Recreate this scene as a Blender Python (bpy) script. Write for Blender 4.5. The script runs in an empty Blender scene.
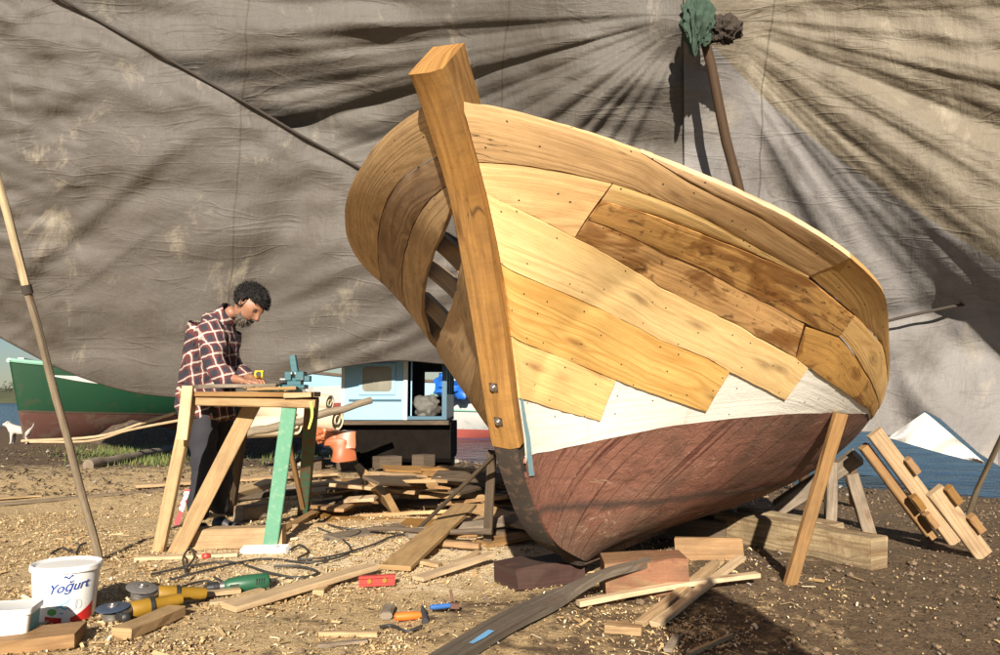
import bpy, bmesh, math, random
from mathutils import Vector, Matrix, noise
from mathutils.bvhtree import BVHTree
random.seed(7)
sc = bpy.context.scene
col = sc.collection
R = math.radians

# ------------------------------------------------------------------ camera
FPX, CX, CY, H = 750.0, 500.0, 327.5, 0.9
PITCH = math.atan(70.5 / 750)
cp, sp = math.cos(PITCH), math.sin(PITCH)
cam = bpy.data.cameras.new('camera'); cam_o = bpy.data.objects.new('camera', cam); col.objects.link(cam_o)
cam.sensor_width = 36; cam.lens = 27; cam.clip_start = 0.05; cam.clip_end = 6000
cam_o.location = (0, 0, H); cam_o.rotation_euler = (math.pi / 2 + PITCH, 0, 0)
sc.camera = cam_o

def ray(px, py):
    a = (px - CX) / FPX; b = (CY - py) / FPX
    return Vector((a, cp - b * sp, sp + b * cp))
def at(px, py, Y):
    d = ray(px, py); return Vector((0, 0, H)) + d * (Y / d.y)
def gp(px, py, z=0.0):
    d = ray(px, py); t = (z - H) / d.z; return Vector((0, 0, H)) + d * t
def proj(P):
    z = P[2] - H; d = P[1] * cp + z * sp; u = -P[1] * sp + z * cp
    return CX + FPX * P[0] / d, CY - FPX * u / d

# ------------------------------------------------------------------ node helpers
class NT:
    def __init__(s, nt): s.nt = nt; s.n = nt.nodes; s.l = nt.links
    def new(s, t, **kw):
        nd = s.n.new(t)
        for k, v in kw.items():
            if k in nd.bl_rna.properties: setattr(nd, k, v)
        return nd
    def inp(s, nd, key, v):
        if v is None: return
        if isinstance(v, bpy.types.NodeSocket): s.l.new(v, nd.inputs[key])
        else: nd.inputs[key].default_value = v
    def math(s, op, a, b=None, c=None, clamp=False):
        nd = s.n.new('ShaderNodeMath'); nd.operation = op; nd.use_clamp = clamp
        s.inp(nd, 0, a); s.inp(nd, 1, b)
        if c is not None: s.inp(nd, 2, c)
        return nd.outputs[0]
    def noise(s, vec, scale=5, detail=3, rough=.5, dist=0, w=None, col=False):
        nd = s.n.new('ShaderNodeTexNoise')
        if w is not None: nd.noise_dimensions = '4D'; s.inp(nd, 'W', w)
        s.inp(nd, 'Vector', vec); s.inp(nd, 'Scale', scale); s.inp(nd, 'Detail', detail); s.inp(nd, 'Roughness', rough); s.inp(nd, 'Distortion', dist)
        return nd.outputs['Color' if col else 'Fac']
    def voro(s, vec, scale=5, feature='F1', out='Distance', rand=1):
        nd = s.n.new('ShaderNodeTexVoronoi'); nd.voronoi_dimensions = '2D'; nd.feature = feature
        s.inp(nd, 'Vector', vec); s.inp(nd, 'Scale', scale); s.inp(nd, 'Randomness', rand)
        return nd.outputs[out]
    def mapv(s, vec, sc=(1, 1, 1), loc=(0, 0, 0), rot=(0, 0, 0)):
        nd = s.n.new('ShaderNodeMapping'); s.inp(nd, 'Vector', vec)
        nd.inputs['Scale'].default_value = sc; s.inp(nd, 'Location', loc); nd.inputs['Rotation'].default_value = rot
        return nd.outputs[0]
    def ramp(s, f, stops, mode='LINEAR'):
        nd = s.n.new('ShaderNodeValToRGB'); s.inp(nd, 0, f); e = nd.color_ramp; e.interpolation = mode
        while len(e.elements) < len(stops): e.elements.new(.5)
        for el, (p, c) in zip(e.elements, stops):
            el.position = p
            if isinstance(c, (int, float)): c = (c, c, c)
            el.color = (c[0], c[1], c[2], 1)
        return nd.outputs[0]
    def mix(s, f, a, b, mode='MIX'):
        nd = s.n.new('ShaderNodeMix'); nd.data_type = 'RGBA'; nd.blend_type = mode
        def c4(v): return (*v, 1) if isinstance(v, tuple) and len(v) == 3 else v
        s.inp(nd, 0, f); s.inp(nd, 6, c4(a)); s.inp(nd, 7, c4(b)); return nd.outputs[2]
    def bump(s, h, strength=.3, dist=.01, normal=None):
        nd = s.n.new('ShaderNodeBump'); s.inp(nd, 'Height', h); s.inp(nd, 'Strength', strength); s.inp(nd, 'Distance', dist)
        if normal is not None: s.inp(nd, 'Normal', normal)
        return nd.outputs[0]
def newmat(name):
    m = bpy.data.materials.new(name); m.use_nodes = True; t = NT(m.node_tree)
    b = t.n['Principled BSDF']; return m, t, b
def setc(t, b, c, rough=.6, metal=0., normal=None, spec=None):
    if isinstance(c, tuple) and len(c) == 3: c = (*c, 1)
    t.inp(b, 'Base Color', c); t.inp(b, 'Roughness', rough); t.inp(b, 'Metallic', metal)
    if normal is not None: t.inp(b, 'Normal', normal)
    if spec is not None: t.inp(b, 'Specular IOR Level', spec)

def wood(name, ca, cb, cd=None, stain=0.0, cracks=.0, stain_c=(.16, .07, .02), nails=0.0, saw=0.0, dirt=0.0, rough=.7, ring=58, bump=.35, knots=.6):
    """plank wood; UV is in metres, u along the grain"""
    m, t, b = newmat(name)
    uv = t.n.new('ShaderNodeUVMap').outputs[0]
    oi = t.n.new('ShaderNodeObjectInfo'); rnd = oi.outputs['Random']
    w = t.math('MULTIPLY', rnd, 57.0)
    # knots bend the growth rings round them
    offs = t.n.new('ShaderNodeCombineXYZ'); t.inp(offs, 0, w); t.inp(offs, 1, t.math('MULTIPLY', rnd, 91.0))
    kv = t.mapv(uv, (1.5, 4.2, 1), loc=offs.outputs[0])
    kd = t.voro(kv, 1.0)
    kn = t.math('SUBTRACT', 1.0, t.math('MULTIPLY', kd, 9.0), clamp=True)
    kw = t.math('POWER', t.math('SUBTRACT', 1.0, t.math('MULTIPLY', kd, 3.0), clamp=True), 2.0)
    n1 = t.noise(t.mapv(uv, (.28, 5.5, 1)), 1.0, 2, .45, .12, w=w)
    n1 = t.math('ADD', n1, t.math('MULTIPLY', kw, .13 * knots))
    rings = t.math('SINE', t.math('MULTIPLY', n1, float(ring) * 2.2))
    rings = t.math('MULTIPLY_ADD', rings, .5, .5)
    rings = t.math('POWER', rings, 2.2)
    fib = t.noise(t.mapv(uv, (3, 160, 1)), 1.0, 3, .7, w=w)
    big = t.noise(t.mapv(uv, (1.2, 3, 1)), 1.0, 3, .6, w=w)
    cd = cd or tuple(x * .55 for x in cb)
    c = t.mix(big, ca, cb)
    rk = t.math('FRACT', t.math('MULTIPLY', rnd, 13.7)); c = t.mix(t.math('MULTIPLY', rings, t.math('MULTIPLY_ADD', rk, .5, .14)), c, cd)
    fz = t.noise(t.mapv(uv, (14, 38, 1)), 1.0, 5, .75, w=w); c = t.mix(t.ramp(fz, [(.3, .35), (.52, 0)]), c, cd)
    c = t.mix(t.ramp(fib, [(.35, .5), (.65, 0)]), c, cd)
    c = t.mix(t.math('MULTIPLY', kn, knots), c, (.13, .055, .02))
    # tone differs from board to board
    hv = t.n.new('ShaderNodeHueSaturation'); t.inp(hv, 'Value', t.math('MULTIPLY_ADD', rnd, .34, .82)); t.inp(hv, 'Saturation', t.math('MULTIPLY_ADD', rnd, -.25, 1.1)); t.inp(hv, 'Color', c)
    c = hv.outputs[0]
    if stain > 0:
        sn = t.noise(t.mapv(uv, (2.2, 4.2, 1)), 1.5, 4, .6, .8, w=w)
        c = t.mix(t.math('MULTIPLY', t.ramp(sn, [(.5, 0), (.55, .75), (.62, 1)]), stain), c, stain_c)
        s2 = t.noise(t.mapv(uv, (7, 9, 1)), 1.5, 4, .65, 1.2, w=w); c = t.mix(t.math('MULTIPLY', t.ramp(s2, [(.58, 0), (.66, .8)]), stain), c, tuple(q * .45 for q in stain_c))
    if cracks > 0:
        ck = t.noise(t.mapv(uv, (.9, 11, 1)), 1.0, 3, .55, .3, w=w); cm = t.math('SUBTRACT', 1.0, t.math('DIVIDE', t.math('ABSOLUTE', t.math('SUBTRACT', ck, .56)), .006), clamp=True)
        cm = t.math('MULTIPLY', cm, t.ramp(t.noise(t.mapv(uv, (1.3, 2, 1)), 1.7, 2, w=w), [(.5, 0), (.6, 1)])); c = t.mix(t.math('MULTIPLY', cm, cracks), c, (.03, .015, .008))
    if dirt > 0:
        dn = t.noise(t.mapv(uv, (4, 7, 1)), 1.0, 5, .7, w=w)
        c = t.mix(t.math('MULTIPLY', t.ramp(dn, [(.42, 0), (.7, 1)]), dirt), c, (.07, .05, .035))
    h = t.math('ADD', t.math('ADD', t.math('MULTIPLY', rings, -.4), fib), t.math('MULTIPLY', fz, 1.2))
    if saw > 0:
        sw = t.noise(t.mapv(uv, (90, 2.5, 1)), 1.0, 2, .6, w=w)
        h = t.math('ADD', h, t.math('MULTIPLY', sw, saw))
        c = t.mix(t.ramp(sw, [(.3, .4 * saw), (.55, 0)]), c, cd)
    if nails > 0:
        nd = t.voro(t.mapv(uv, (1.0, 1.0, 1), loc=offs.outputs[0]), 7.5, rand=.95)
        nm = t.math('LESS_THAN', nd, .027)
        c = t.mix(t.math('MULTIPLY', nm, nails), c, (.025, .018, .012))
        h = t.math('SUBTRACT', h, t.math('MULTIPLY', nm, 1.5))
    setc(t, b, c, rough, normal=t.bump(h, bump, .003), spec=.3)
    return m

def painted(name, c0, c1, wornc, worn=.4, scale=14, rough=.55, drips=0, drip_c=None, bump=.4, metal=0):
    m, t, b = newmat(name)
    tc = t.n.new('ShaderNodeTexCoord').outputs['Object']
    n = t.noise(tc, scale, 6, .65, .3); n2 = t.noise(tc, 2.3, 4, .6)
    c = t.mix(n2, c0, c1)
    wm = t.ramp(n, [(.62 - .25 * worn, 0), (.68 - .2 * worn, 1)])
    if drips:
        uv = t.n.new('ShaderNodeUVMap').outputs[0]
        d = t.noise(t.mapv(uv, (26, .9, 1), rot=(0, 0, -.22)), 1.0, 3, .6)
        c = t.mix(t.ramp(d, [(.5, 0), (.6, drips)]), c, drip_c)
    c = t.mix(t.math('MULTIPLY', wm, min(1, worn * 1.6)), c, wornc)
    setc(t, b, c, rough, metal, t.bump(n, bump, .004))
    return m
def plain(name, c, rough=.5, metal=0., var=.15, scale=30, bump=.1):
    m, t, b = newmat(name)
    tc = t.n.new('ShaderNodeTexCoord').outputs['Object']
    n = t.noise(tc, scale, 4, .6)
    cc = t.mix(n, tuple(x * (1 - var) for x in c), tuple(min(1, x * (1 + var)) for x in c))
    setc(t, b, cc, rough, metal, t.bump(n, bump, .002))
    return m

M = {}
M['pine'] = wood('pine', (.90, .61, .24), (.82, .50, .16), (.50, .25, .06), nails=1, dirt=.12)
M['pine_pale'] = wood('pine_pale', (.95, .72, .36), (.90, .62, .25), (.56, .31, .09), nails=.9, dirt=.08, ring=44)
M['pine_top'] = wood('pine_top', (.74, .50, .25), (.66, .41, .18), (.38, .20, .07), cracks=.9, nails=.9, dirt=.2)
M['pine_stain'] = wood('pine_stain', (.74, .43, .14), (.64, .34, .09), (.34, .16, .04), stain=.95, stain_c=(.26, .11, .028), cracks=.8, nails=.8, dirt=.25)
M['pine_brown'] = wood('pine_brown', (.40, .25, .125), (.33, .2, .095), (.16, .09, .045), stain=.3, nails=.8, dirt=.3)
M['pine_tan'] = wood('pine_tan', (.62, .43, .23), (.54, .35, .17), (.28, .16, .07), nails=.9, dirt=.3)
M['stem'] = wood('stem_timber', (.62, .36, .145), (.50, .27, .09), (.20, .095, .03), cracks=1, saw=.35, dirt=.35, ring=30, bump=.6, stain=.3, knots=.8)
M['board'] = wood('board', (.52, .36, .19), (.42, .28, .14), (.24, .14, .06), dirt=.35)
M['board_pale'] = wood('board_pale', (.60, .45, .27), (.52, .37, .20), (.30, .19, .09), dirt=.3)
M['board_old'] = wood('board_old', (.33, .27, .20), (.26, .2, .14), (.12, .09, .06), dirt=.6, rough=.85, bump=.6)
M['board_orange'] = wood('board_orange', (.38, .22, .085), (.32, .17, .06), (.17, .085, .025), dirt=.35)
M['board_dark'] = wood('board_dark', (.16, .11, .07), (.11, .08, .055), (.04, .03, .02), dirt=.5, rough=.85)
M['beam'] = wood('squared_beam', (.60, .49, .32), (.50, .38, .22), (.16, .1, .05), dirt=.7, stain=.5, saw=.5, bump=.8, rough=.85)

# ------------------------------------------------------------------ mesh helpers
def tag(o, label=None, cat=None, group=None, kind=None):
    if label: o['label'] = label
    if cat: o['category'] = cat
    if group: o['group'] = group
    if kind: o['kind'] = kind
    return o
def link_mesh(name, verts, faces, mat=None, parent=None, uvs=None, smooth=False, mats=None, fmat=None):
    me = bpy.data.meshes.new(name)
    me.from_pydata([tuple(v) for v in verts], [], faces)
    if uvs is not None:
        ul = me.uv_layers.new(name='UVMap')
        for poly in me.polygons:
            for li in poly.loop_indices:
                ul.data[li].uv = uvs[li] if len(uvs) == len(me.loops) else uvs[me.loops[li].vertex_index]
    for mm in (mats or [mat]): me.materials.append(mm)
    if fmat:
        for p_, i in zip(me.polygons, fmat): p_.material_index = i
    if smooth: me.polygons.foreach_set('use_smooth', [True] * len(me.polygons))
    me.update()
    o = bpy.data.objects.new(name, me); col.objects.link(o)
    if parent: o.parent = parent
    return o
def empty(name, loc=(0, 0, 0)):
    o = bpy.data.objects.new(name, None); col.objects.link(o); o.location = loc; o.empty_display_size = .1; return o
def settle(o, loc):
    """put a mesh object's origin at loc without moving its vertices"""
    loc = Vector(loc); o.data.transform(Matrix.Translation(-loc)); o.location = loc; return o
def under(parent, *kids):
    """bpy children built in world space: give them the parent's inverse offset"""
    for k in kids:
        k.parent = parent; k.location = k.location - parent.location
    return parent
class MB:
    """collects primitives into one mesh with metre UVs"""
    def __init__(s): s.v = []; s.f = []; s.uv = []
    def grid(s, rows, uvrows=None, closed=False, flip=False):
        base = len(s.v); nr, nc = len(rows), len(rows[0])
        for r in rows: s.v += [Vector(p) for p in r]
        for i in range(nr - 1):
            for j in range(nc - (0 if closed else 1)):
                j2 = (j + 1) % nc
                q = [base + i * nc + j, base + i * nc + j2, base + (i + 1) * nc + j2, base + (i + 1) * nc + j]
                if uvrows: uq = [uvrows[i][j], uvrows[i][j + 1 if closed else j2], uvrows[i + 1][j + 1 if closed else j2], uvrows[i + 1][j]]
                else: uq = [(0, 0)] * 4
                if flip: q.reverse(); uq.reverse()
                s.f.append(q); s.uv += uq
    def face(s, pts, uvs=None):
        b = len(s.v); s.v += [Vector(p) for p in pts]; s.f.append(list(range(b, b + len(pts))))
        s.uv += uvs or [(p[0], p[1]) for p in pts]
    def bar(s, a, b, w, h, up=(0, 0, 1), jit=0.0, ch=None, taper=1.0, seg=1, bend=0.0, tw=0.0, uo=None):
        """board from a to b, w wide across, h thick along up, chamfered edges; grain along it"""
        a, b = Vector(a), Vector(b); ax = b - a; L = ax.length; ax.normalize()
        up = Vector(up); side = ax.cross(up)
        if side.length < 1e-4: side = ax.cross(Vector((1, 0, 0)))
        side.normalize(); upn = side.cross(ax).normalized()
        c = ch if ch is not None else min(w, h) * .12
        uo = uo if uo is not None else random.random() * 9
        prof = [(-w / 2 + c, -h / 2), (w / 2 - c, -h / 2), (w / 2, -h / 2 + c), (w / 2, h / 2 - c), (w / 2 - c, h / 2), (-w / 2 + c, h / 2), (-w / 2, h / 2 - c), (-w / 2, -h / 2 + c)]
        per = [0]
        for i in range(8):
            p0, p1 = prof[i], prof[(i + 1) % 8]; per.append(per[-1] + math.hypot(p1[0] - p0[0], p1[1] - p0[1]))
        rows = []; uvr = []
        for k in range(seg + 1):
            f = k / seg; sc_ = 1 + (taper - 1) * f
            an = tw * f; cc, ss = math.cos(an), math.sin(an)
            cen = a.lerp(b, f) + upn * (bend * 4 * f * (1 - f))
            r = []
            for (x, y) in prof:
                x2, y2 = (x * cc - y * ss) * sc_, x * ss + y * cc
                j = Vector((random.uniform(-jit, jit), random.uniform(-jit, jit), random.uniform(-jit, jit))) if jit else Vector()
                r.append(cen + side * x2 + upn * y2 + j)
            rows.append(r); uvr.append([(f * L + uo, pp + uo * .37) for pp in per])
        s.grid(rows, uvr, closed=True)
        for r, rev in ((rows[0], False), (rows[-1], True)):
            pts = list(r); uu = [(uo + prof[i][0] * .2, prof[i][1] * 3 + uo) for i in range(8)]
            if not rev: pts.reverse(); uu.reverse()
            s.face(pts, uu)
        return s
    def box(s, c, d, rot=0.0, ch=.003):
        """upright box centred at c"""
        c = Vector(c); x = Vector((math.cos(rot), math.sin(rot), 0)) * d[0] / 2
        return s.bar(c - x, c + x, d[1], d[2], (0, 0, 1), ch=ch)
    def tube(s, pts, rads, n=10, cap=True, jit=0.0):
        pts = [Vector(p) for p in pts]
        if not hasattr(rads, '__len__'): rads = [rads] * len(pts)
        t0 = (pts[1] - pts[0]).normalized(); ref = Vector((0, 0, 1)) if abs(t0.z) < .9 else Vector((1, 0, 0))
        A = t0.cross(ref).normalized(); rows = []; uvr = []; L = 0; uo = random.random() * 9
        for i, p in enumerate(pts):
            tn = (pts[min(i + 1, len(pts) - 1)] - pts[max(i - 1, 0)]).normalized()
            A = (A - tn * A.dot(tn)).normalized(); B = tn.cross(A)
            if i: L += (p - pts[i - 1]).length
            rows.append([p + (A * math.cos(2 * math.pi * k / n) + B * math.sin(2 * math.pi * k / n)) * rads[i] * (1 + random.uniform(-jit, jit)) for k in range(n)])
            uvr.append([(L + uo, 2 * math.pi * k / n * rads[i] + uo) for k in range(n + 1)])
        s.grid(rows, uvr, closed=True)
        if cap:
            s.face(list(reversed(rows[0]))); s.face(rows[-1])
        return s
    def lathe(s, c, prof, n=32, axis=None, sx=1.0, sy=1.0, rot=0.0):
        """prof: (radius, height) pairs about a z axis at c (or about axis)"""
        c = Vector(c); ax = Vector(axis).normalized() if axis else Vector((0, 0, 1))
        q = Vector((0, 0, 1)).rotation_difference(ax); rows = []; uvr = []
        for (r, h) in prof:
            row = []
            for k in range(n):
                a = 2 * math.pi * k / n + rot
                row.append(c + q @ Vector((r * math.cos(a) * sx, r * math.sin(a) * sy, h)))
            rows.append(row); uvr.append([(h, 2 * math.pi * k / n * r) for k in range(n + 1)])
        s.grid(rows, uvr, closed=True); return s
    def build(s, name, mat, parent=None, smooth=False, mats=None, fmat=None, origin=None):
        o = link_mesh(name, s.v, s.f, mat, None, s.uv, smooth, mats, fmat)
        if smooth:
            me = o.data
            bm = bmesh.new(); bm.from_mesh(me); bmesh.ops.remove_doubles(bm, verts=bm.verts, dist=1e-5)
            for e in bm.edges:
                if len(e.link_faces) == 2 and e.calc_face_angle(0) > R(38): e.smooth = False
            bm.to_mesh(me); bm.free()
        if origin is not None: settle(o, origin)
        if parent is not None:
            o.parent = parent
            if origin is None: o.location = -parent.location
            else: o.location = Vector(origin) - parent.location
        return o

def interp(tab, x):
    if x <= tab[0][0]: return tab[0][1]
    for (x0, y0), (x1, y1) in zip(tab, tab[1:]):
        if x <= x1:
            f = (x - x0) / (x1 - x0); return y0 + (y1 - y0) * f
    return tab[-1][1]
def sinterp(tab, x):
    """smooth (Catmull) version"""
    if x <= tab[0][0]: return tab[0][1]
    if x >= tab[-1][0]: return tab[-1][1]
    for i in range(len(tab) - 1):
        if x <= tab[i + 1][0]: break
    x0, y0 = tab[i]; x1, y1 = tab[i + 1]; f = (x - x0) / (x1 - x0)
    m0 = (y1 - tab[i - 1][1]) / (x1 - tab[i - 1][0]) if i > 0 else (y1 - y0) / (x1 - x0)
    m1 = (tab[i + 2][1] - y0) / (tab[i + 2][0] - x0) if i + 2 < len(tab) else (y1 - y0) / (x1 - x0)
    d = x1 - x0; f2, f3 = f * f, f * f * f
    return (2 * f3 - 3 * f2 + 1) * y0 + (f3 - 2 * f2 + f) * d * m0 + (-2 * f3 + 3 * f2) * y1 + (f3 - f2) * d * m1
# ------------------------------------------------------------------ ground, sea, far shore
SHORE = [(-400, 120), (-60, 60), (-30, 36), (-14, 25), (-8, 20.5), (-4, 15.5), (-1, 12.6), (1.5, 11.2), (3.5, 9.3), (5, 8.15), (8, 6.8), (14, 4.5), (40, -2), (400, -60)]
WZ = -.26
def shore_y(x): return interp(SHORE, x) + .25 * math.sin(x * 1.3) * .5
def fbm(x, y, k): return noise.noise(Vector((x * k, y * k, k)))
def ground_z(x, y, fine=True):
    d = shore_y(x) - y
    z = .03 * fbm(x, y, .9) + .014 * fbm(x, y, 3.1)
    if fine: z += .007 * fbm(x, y, 9) + .004 * fbm(x, y, 23)
    q = Vector((x - 1.12, (y - 3.95))); z += .07 * math.exp(-(q.length / .40) ** 2)
    q = Vector((x + .95, (y - 5.0) * .8)); z += .06 * math.exp(-(q.length / .5) ** 2)
    if x > 1.2: z += .012 * fbm(x, y, 6) * min(1, x - 1.2)
    if d < 1.6: z -= .30 * ((1.6 - d) / 1.6) ** 1.2
    return max(z, -3)
def gz(px, py):
    """ground point under a pixel of the photograph, on the uneven ground"""
    p = gp(px, py)
    for _ in range(3): p = gp(px, py, ground_z(p.x, p.y))
    return p
def axis(lo, a, b, hi, st, gr=1.16):
    v = [a + st * k for k in range(int((b - a) / st) + 1)]; s = st; x = v[-1]
    while x < hi: s *= gr; x += s; v.append(x)
    s = st; x = a; pre = []
    while x > lo: s *= gr; x -= s; pre.append(x)
    return pre[::-1] + v
xs = axis(-380, -3.6, 4.4, 380, .04); ys = axis(-30, 2.2, 8.4, 400, .04)
mb = MB()
vs = [(x, y, ground_z(x, y, abs(x) < 8 and y < 12)) for y in ys for x in xs]; nx = len(xs)
fs = [(j * nx + i, j * nx + i + 1, (j + 1) * nx + i + 1, (j + 1) * nx + i) for j in range(len(ys) - 1) for i in range(nx - 1)]
m, t, b = newmat('shipyard_dirt')
geo = t.n.new('ShaderNodeNewGeometry'); pos = geo.outputs['Position']
sep = t.n.new('ShaderNodeSeparateXYZ'); t.inp(sep, 0, pos); X, Y, Z = sep.outputs[:3]
n1 = t.noise(pos, 1.3, 5, .6); n2 = t.noise(pos, 9, 6, .7); n3 = t.noise(pos, 55, 4, .7); n4 = t.noise(pos, 160, 3, .6)
dirt = t.mix(n2, (.085, .058, .034), (.25, .175, .105))
dirt = t.mix(t.ramp(n3, [(.35, .7), (.6, 0)]), dirt, (.05, .034, .022))
saw = t.mix(n3, (.44, .31, .15), (.80, .61, .35))
saw = t.mix(t.ramp(n4, [(.4, .6), (.55, 0)]), saw, (.22, .13, .055))
# shavings lie thick round the bench and thin towards the sea and the right
gx = t.math('MULTIPLY_ADD', X, -.22, .50, clamp=True)
def blob(cx, cy, r):
    a = t.math('POWER', t.math('SUBTRACT', X, cx), 2.0); c = t.math('POWER', t.math('SUBTRACT', Y, cy), 2.0)
    return t.math('SUBTRACT', 1.0, t.math('MULTIPLY', t.math('SQRT', t.math('ADD', a, c)), 1 / r), clamp=True)
near = t.math('MULTIPLY_ADD', Y, -.25, 2.9, clamp=True)
dens = t.math('ADD', t.math('MULTIPLY', gx, near), t.math('MULTIPLY', blob(-.9, 4.75, 1.6), 2.2))
k = t.math('ADD', dens, t.math('MULTIPLY_ADD', n1, 1.1, -.62)); k = t.math('ADD', k, t.math('MULTIPLY_ADD', n2, 1.6, -.8))
msk = t.ramp(k, [(.26, 0), (.60, .94)])
c = t.mix(msk, dirt, saw)
fr = t.math('ADD', t.math('MULTIPLY', blob(-.75, 4.75, 1.7), 2.1), t.math('MULTIPLY_ADD', n1, 1.4, -.95)); fr = t.math('ADD', fr, t.math('MULTIPLY_ADD', n2, .9, -.45)); c = t.mix(t.ramp(fr, [(.30, 0), (.55, .85)]), c, t.mix(n3, (.62, .47, .28), (.92, .78, .55)))
# wet band along the water
setc(t, b, c, .92, normal=t.bump(t.math('ADD', t.math('ADD', n2, t.math('MULTIPLY', n3, .7)), t.math('MULTIPLY', n4, .4)), .8, .03), spec=.2)
g = link_mesh('ground', vs, fs, m, smooth=True); g['kind'] = 'structure'

m, t, b = newmat('sea_water')
pos = t.n.new('ShaderNodeNewGeometry').outputs['Position']
a1 = t.noise(t.mapv(pos, (1, 1.6, 1), rot=(0, 0, .5)), 2.6, 5, .62, .6); a2 = t.noise(t.mapv(pos, (.5, 1, 1), rot=(0, 0, .3)), 1.1, 3, .6, .4)
h = t.math('ADD', t.math('MULTIPLY', a1, .6), a2)
c = t.mix(t.ramp(h, [(.7, 0), (1.0, 1)]), (.008, .032, .085), (.025, .085, .17))
setc(t, b, c, .16, normal=t.bump(h, 1.0, .30)); b.inputs['IOR'].default_value = 1.33
sea = link_mesh('sea', [(-4000, -200, WZ), (4000, -200, WZ), (4000, 5000, WZ), (-4000, 5000, WZ)], [(0, 1, 2, 3)], m); sea['kind'] = 'structure'
# far shore
M['scrub'] = plain('far_scrub', (.055, .06, .028), .9, var=.5, scale=.3, bump=.5)
M['leaf'] = plain('scrub_leaf', (.05, .062, .025), .8, var=.5, scale=.5, bump=.2)
rows = []
for j in range(9):
    f = j / 8; rows.append([(-330 + 8 * i, 165 + 26 * f + 5 * fbm(i * 1.0, 3, .21), WZ - .6 + (2.6 + 3.4 * (.5 + fbm(i * 1.0, 9, .13))) * math.sin(math.pi * f * .9) ** .8) for i in range(64)])
mb = MB(); mb.grid(rows, flip=True); o = mb.build('far_shore', M['scrub'], smooth=True); o['kind'] = 'structure'
mb = MB(); rnd = random.Random(3)
for c_ in range(210):
    x = -330 + rnd.random() * 500; y = 172 + rnd.random() * 8; hh = rnd.uniform(1.2, 3.0); rr = rnd.uniform(1.5, 3.4)
    for k_ in range(46):
        a_ = rnd.uniform(0, 6.28); e_ = rnd.uniform(-.3, 1.2); q = Vector((math.cos(a_) * math.cos(e_) * rr, math.sin(a_) * math.cos(e_) * rr, 1.6 + hh * .6 + math.sin(e_) * hh)) * rnd.uniform(.7, 1.05)
        p = Vector((x, y, 0)) + q; u_ = Vector((rnd.uniform(-1, 1), rnd.uniform(-.4, .4), rnd.uniform(-1, 1))) * .55; v_ = Vector((rnd.uniform(-1, 1), rnd.uniform(-1, 1), rnd.uniform(-1, 1))) * .5
        mb.face([p, p + u_, p + u_ + v_, p + v_])
o = mb.build('shore_scrub', M['leaf']); o['kind'] = 'stuff'
# ---- shavings and litter on the ground
def dens_(x, y):
    d = .24 + 2.2 * math.exp(-((x + 1.0) / .85) ** 2 - ((y - 4.9) / .8) ** 2) + .5 * math.exp(-((x + .2) / 1.3) ** 2 - ((y - 3.7) / .8) ** 2)
    d += .55 * (1 if x < -.3 and y < 6 else 0) * (.55 + .45 * min(1, max(0, (-x))))
    if x > .7: d = .05 + .35 * math.exp(-((x - .7) / .4) ** 2)
    d *= .12 + 2.0 * max(0, .5 + .8 * fbm(x, y, 1.7) + .5 * fbm(x, y, 4.3)) ** 2.2
    return d * (1.0 if y < 7.2 else .2)
def litter(name, n, cmats, size, seed, df=dens_, xr=(-3.9, 4.4), yr=(2.35, 8.6), curl=True, lift=.004):
    rnd = random.Random(seed); mb = MB(); k = 0; tries = 0
    while k < n and tries < n * 9:
        tries += 1
        y = yr[0] + (yr[1] - yr[0]) * rnd.random() ** 1.5; x = rnd.uniform(*xr)
        if abs(x) > y * .74 or y > shore_y(x) - .1: continue
        if rnd.random() > df(x, y): continue
        L = rnd.uniform(*size); W_ = L * rnd.uniform(.15, .5) if curl else L * rnd.uniform(.08, .3)
        a = rnd.uniform(0, 6.28); d1 = Vector((math.cos(a), math.sin(a), rnd.uniform(-.15, .3))); d2 = Vector((-math.sin(a), math.cos(a), rnd.uniform(-.7, .7))).normalized()
        p = Vector((x, y, ground_z(x, y) + lift + rnd.random() * .006)); rows = []
        hh = L * rnd.uniform(.05, .45) if curl else .002
        for q in range(4 if curl else 2):
            f = q / (3 if curl else 1); c_ = p + d1 * (L * (f - .5)) + Vector((0, 0, hh * 4 * f * (1 - f)))
            rows.append([c_ - d2 * W_ / 2, c_ + d2 * W_ / 2])
        mb.grid(rows); k += 1
    o = mb.build(name, cmats); o['kind'] = 'stuff'; return o
def chipmat(name, stops, rough=.7):
    m, t, b = newmat(name); g = t.n.new('ShaderNodeNewGeometry')
    setc(t, b, t.ramp(g.outputs['Random Per Island'], stops), rough); return m
mc = chipmat('pale_shavings', [(0, (.26, .16, .07)), (.35, (.44, .30, .145)), (.8, (.58, .42, .22)), (1, (.78, .66, .46))])
md = chipmat('dark_litter', [(0, (.02, .015, .01)), (.4, (.07, .045, .025)), (.8, (.14, .09, .05)), (1, (.30, .28, .25))])
litter('wood_shavings', 52000, mc, (.004, .017), 5)
litter('curled_shavings', 2600, mc, (.015, .034), 15)
litter('wood_splinters', 1500, mc, (.02, .08), 6, curl=False, lift=.008)
litter('dark_litter', 9000, md, (.004, .022), 8, df=lambda x, y: .3 + (.6 if x > .6 else 0), lift=.003)
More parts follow.
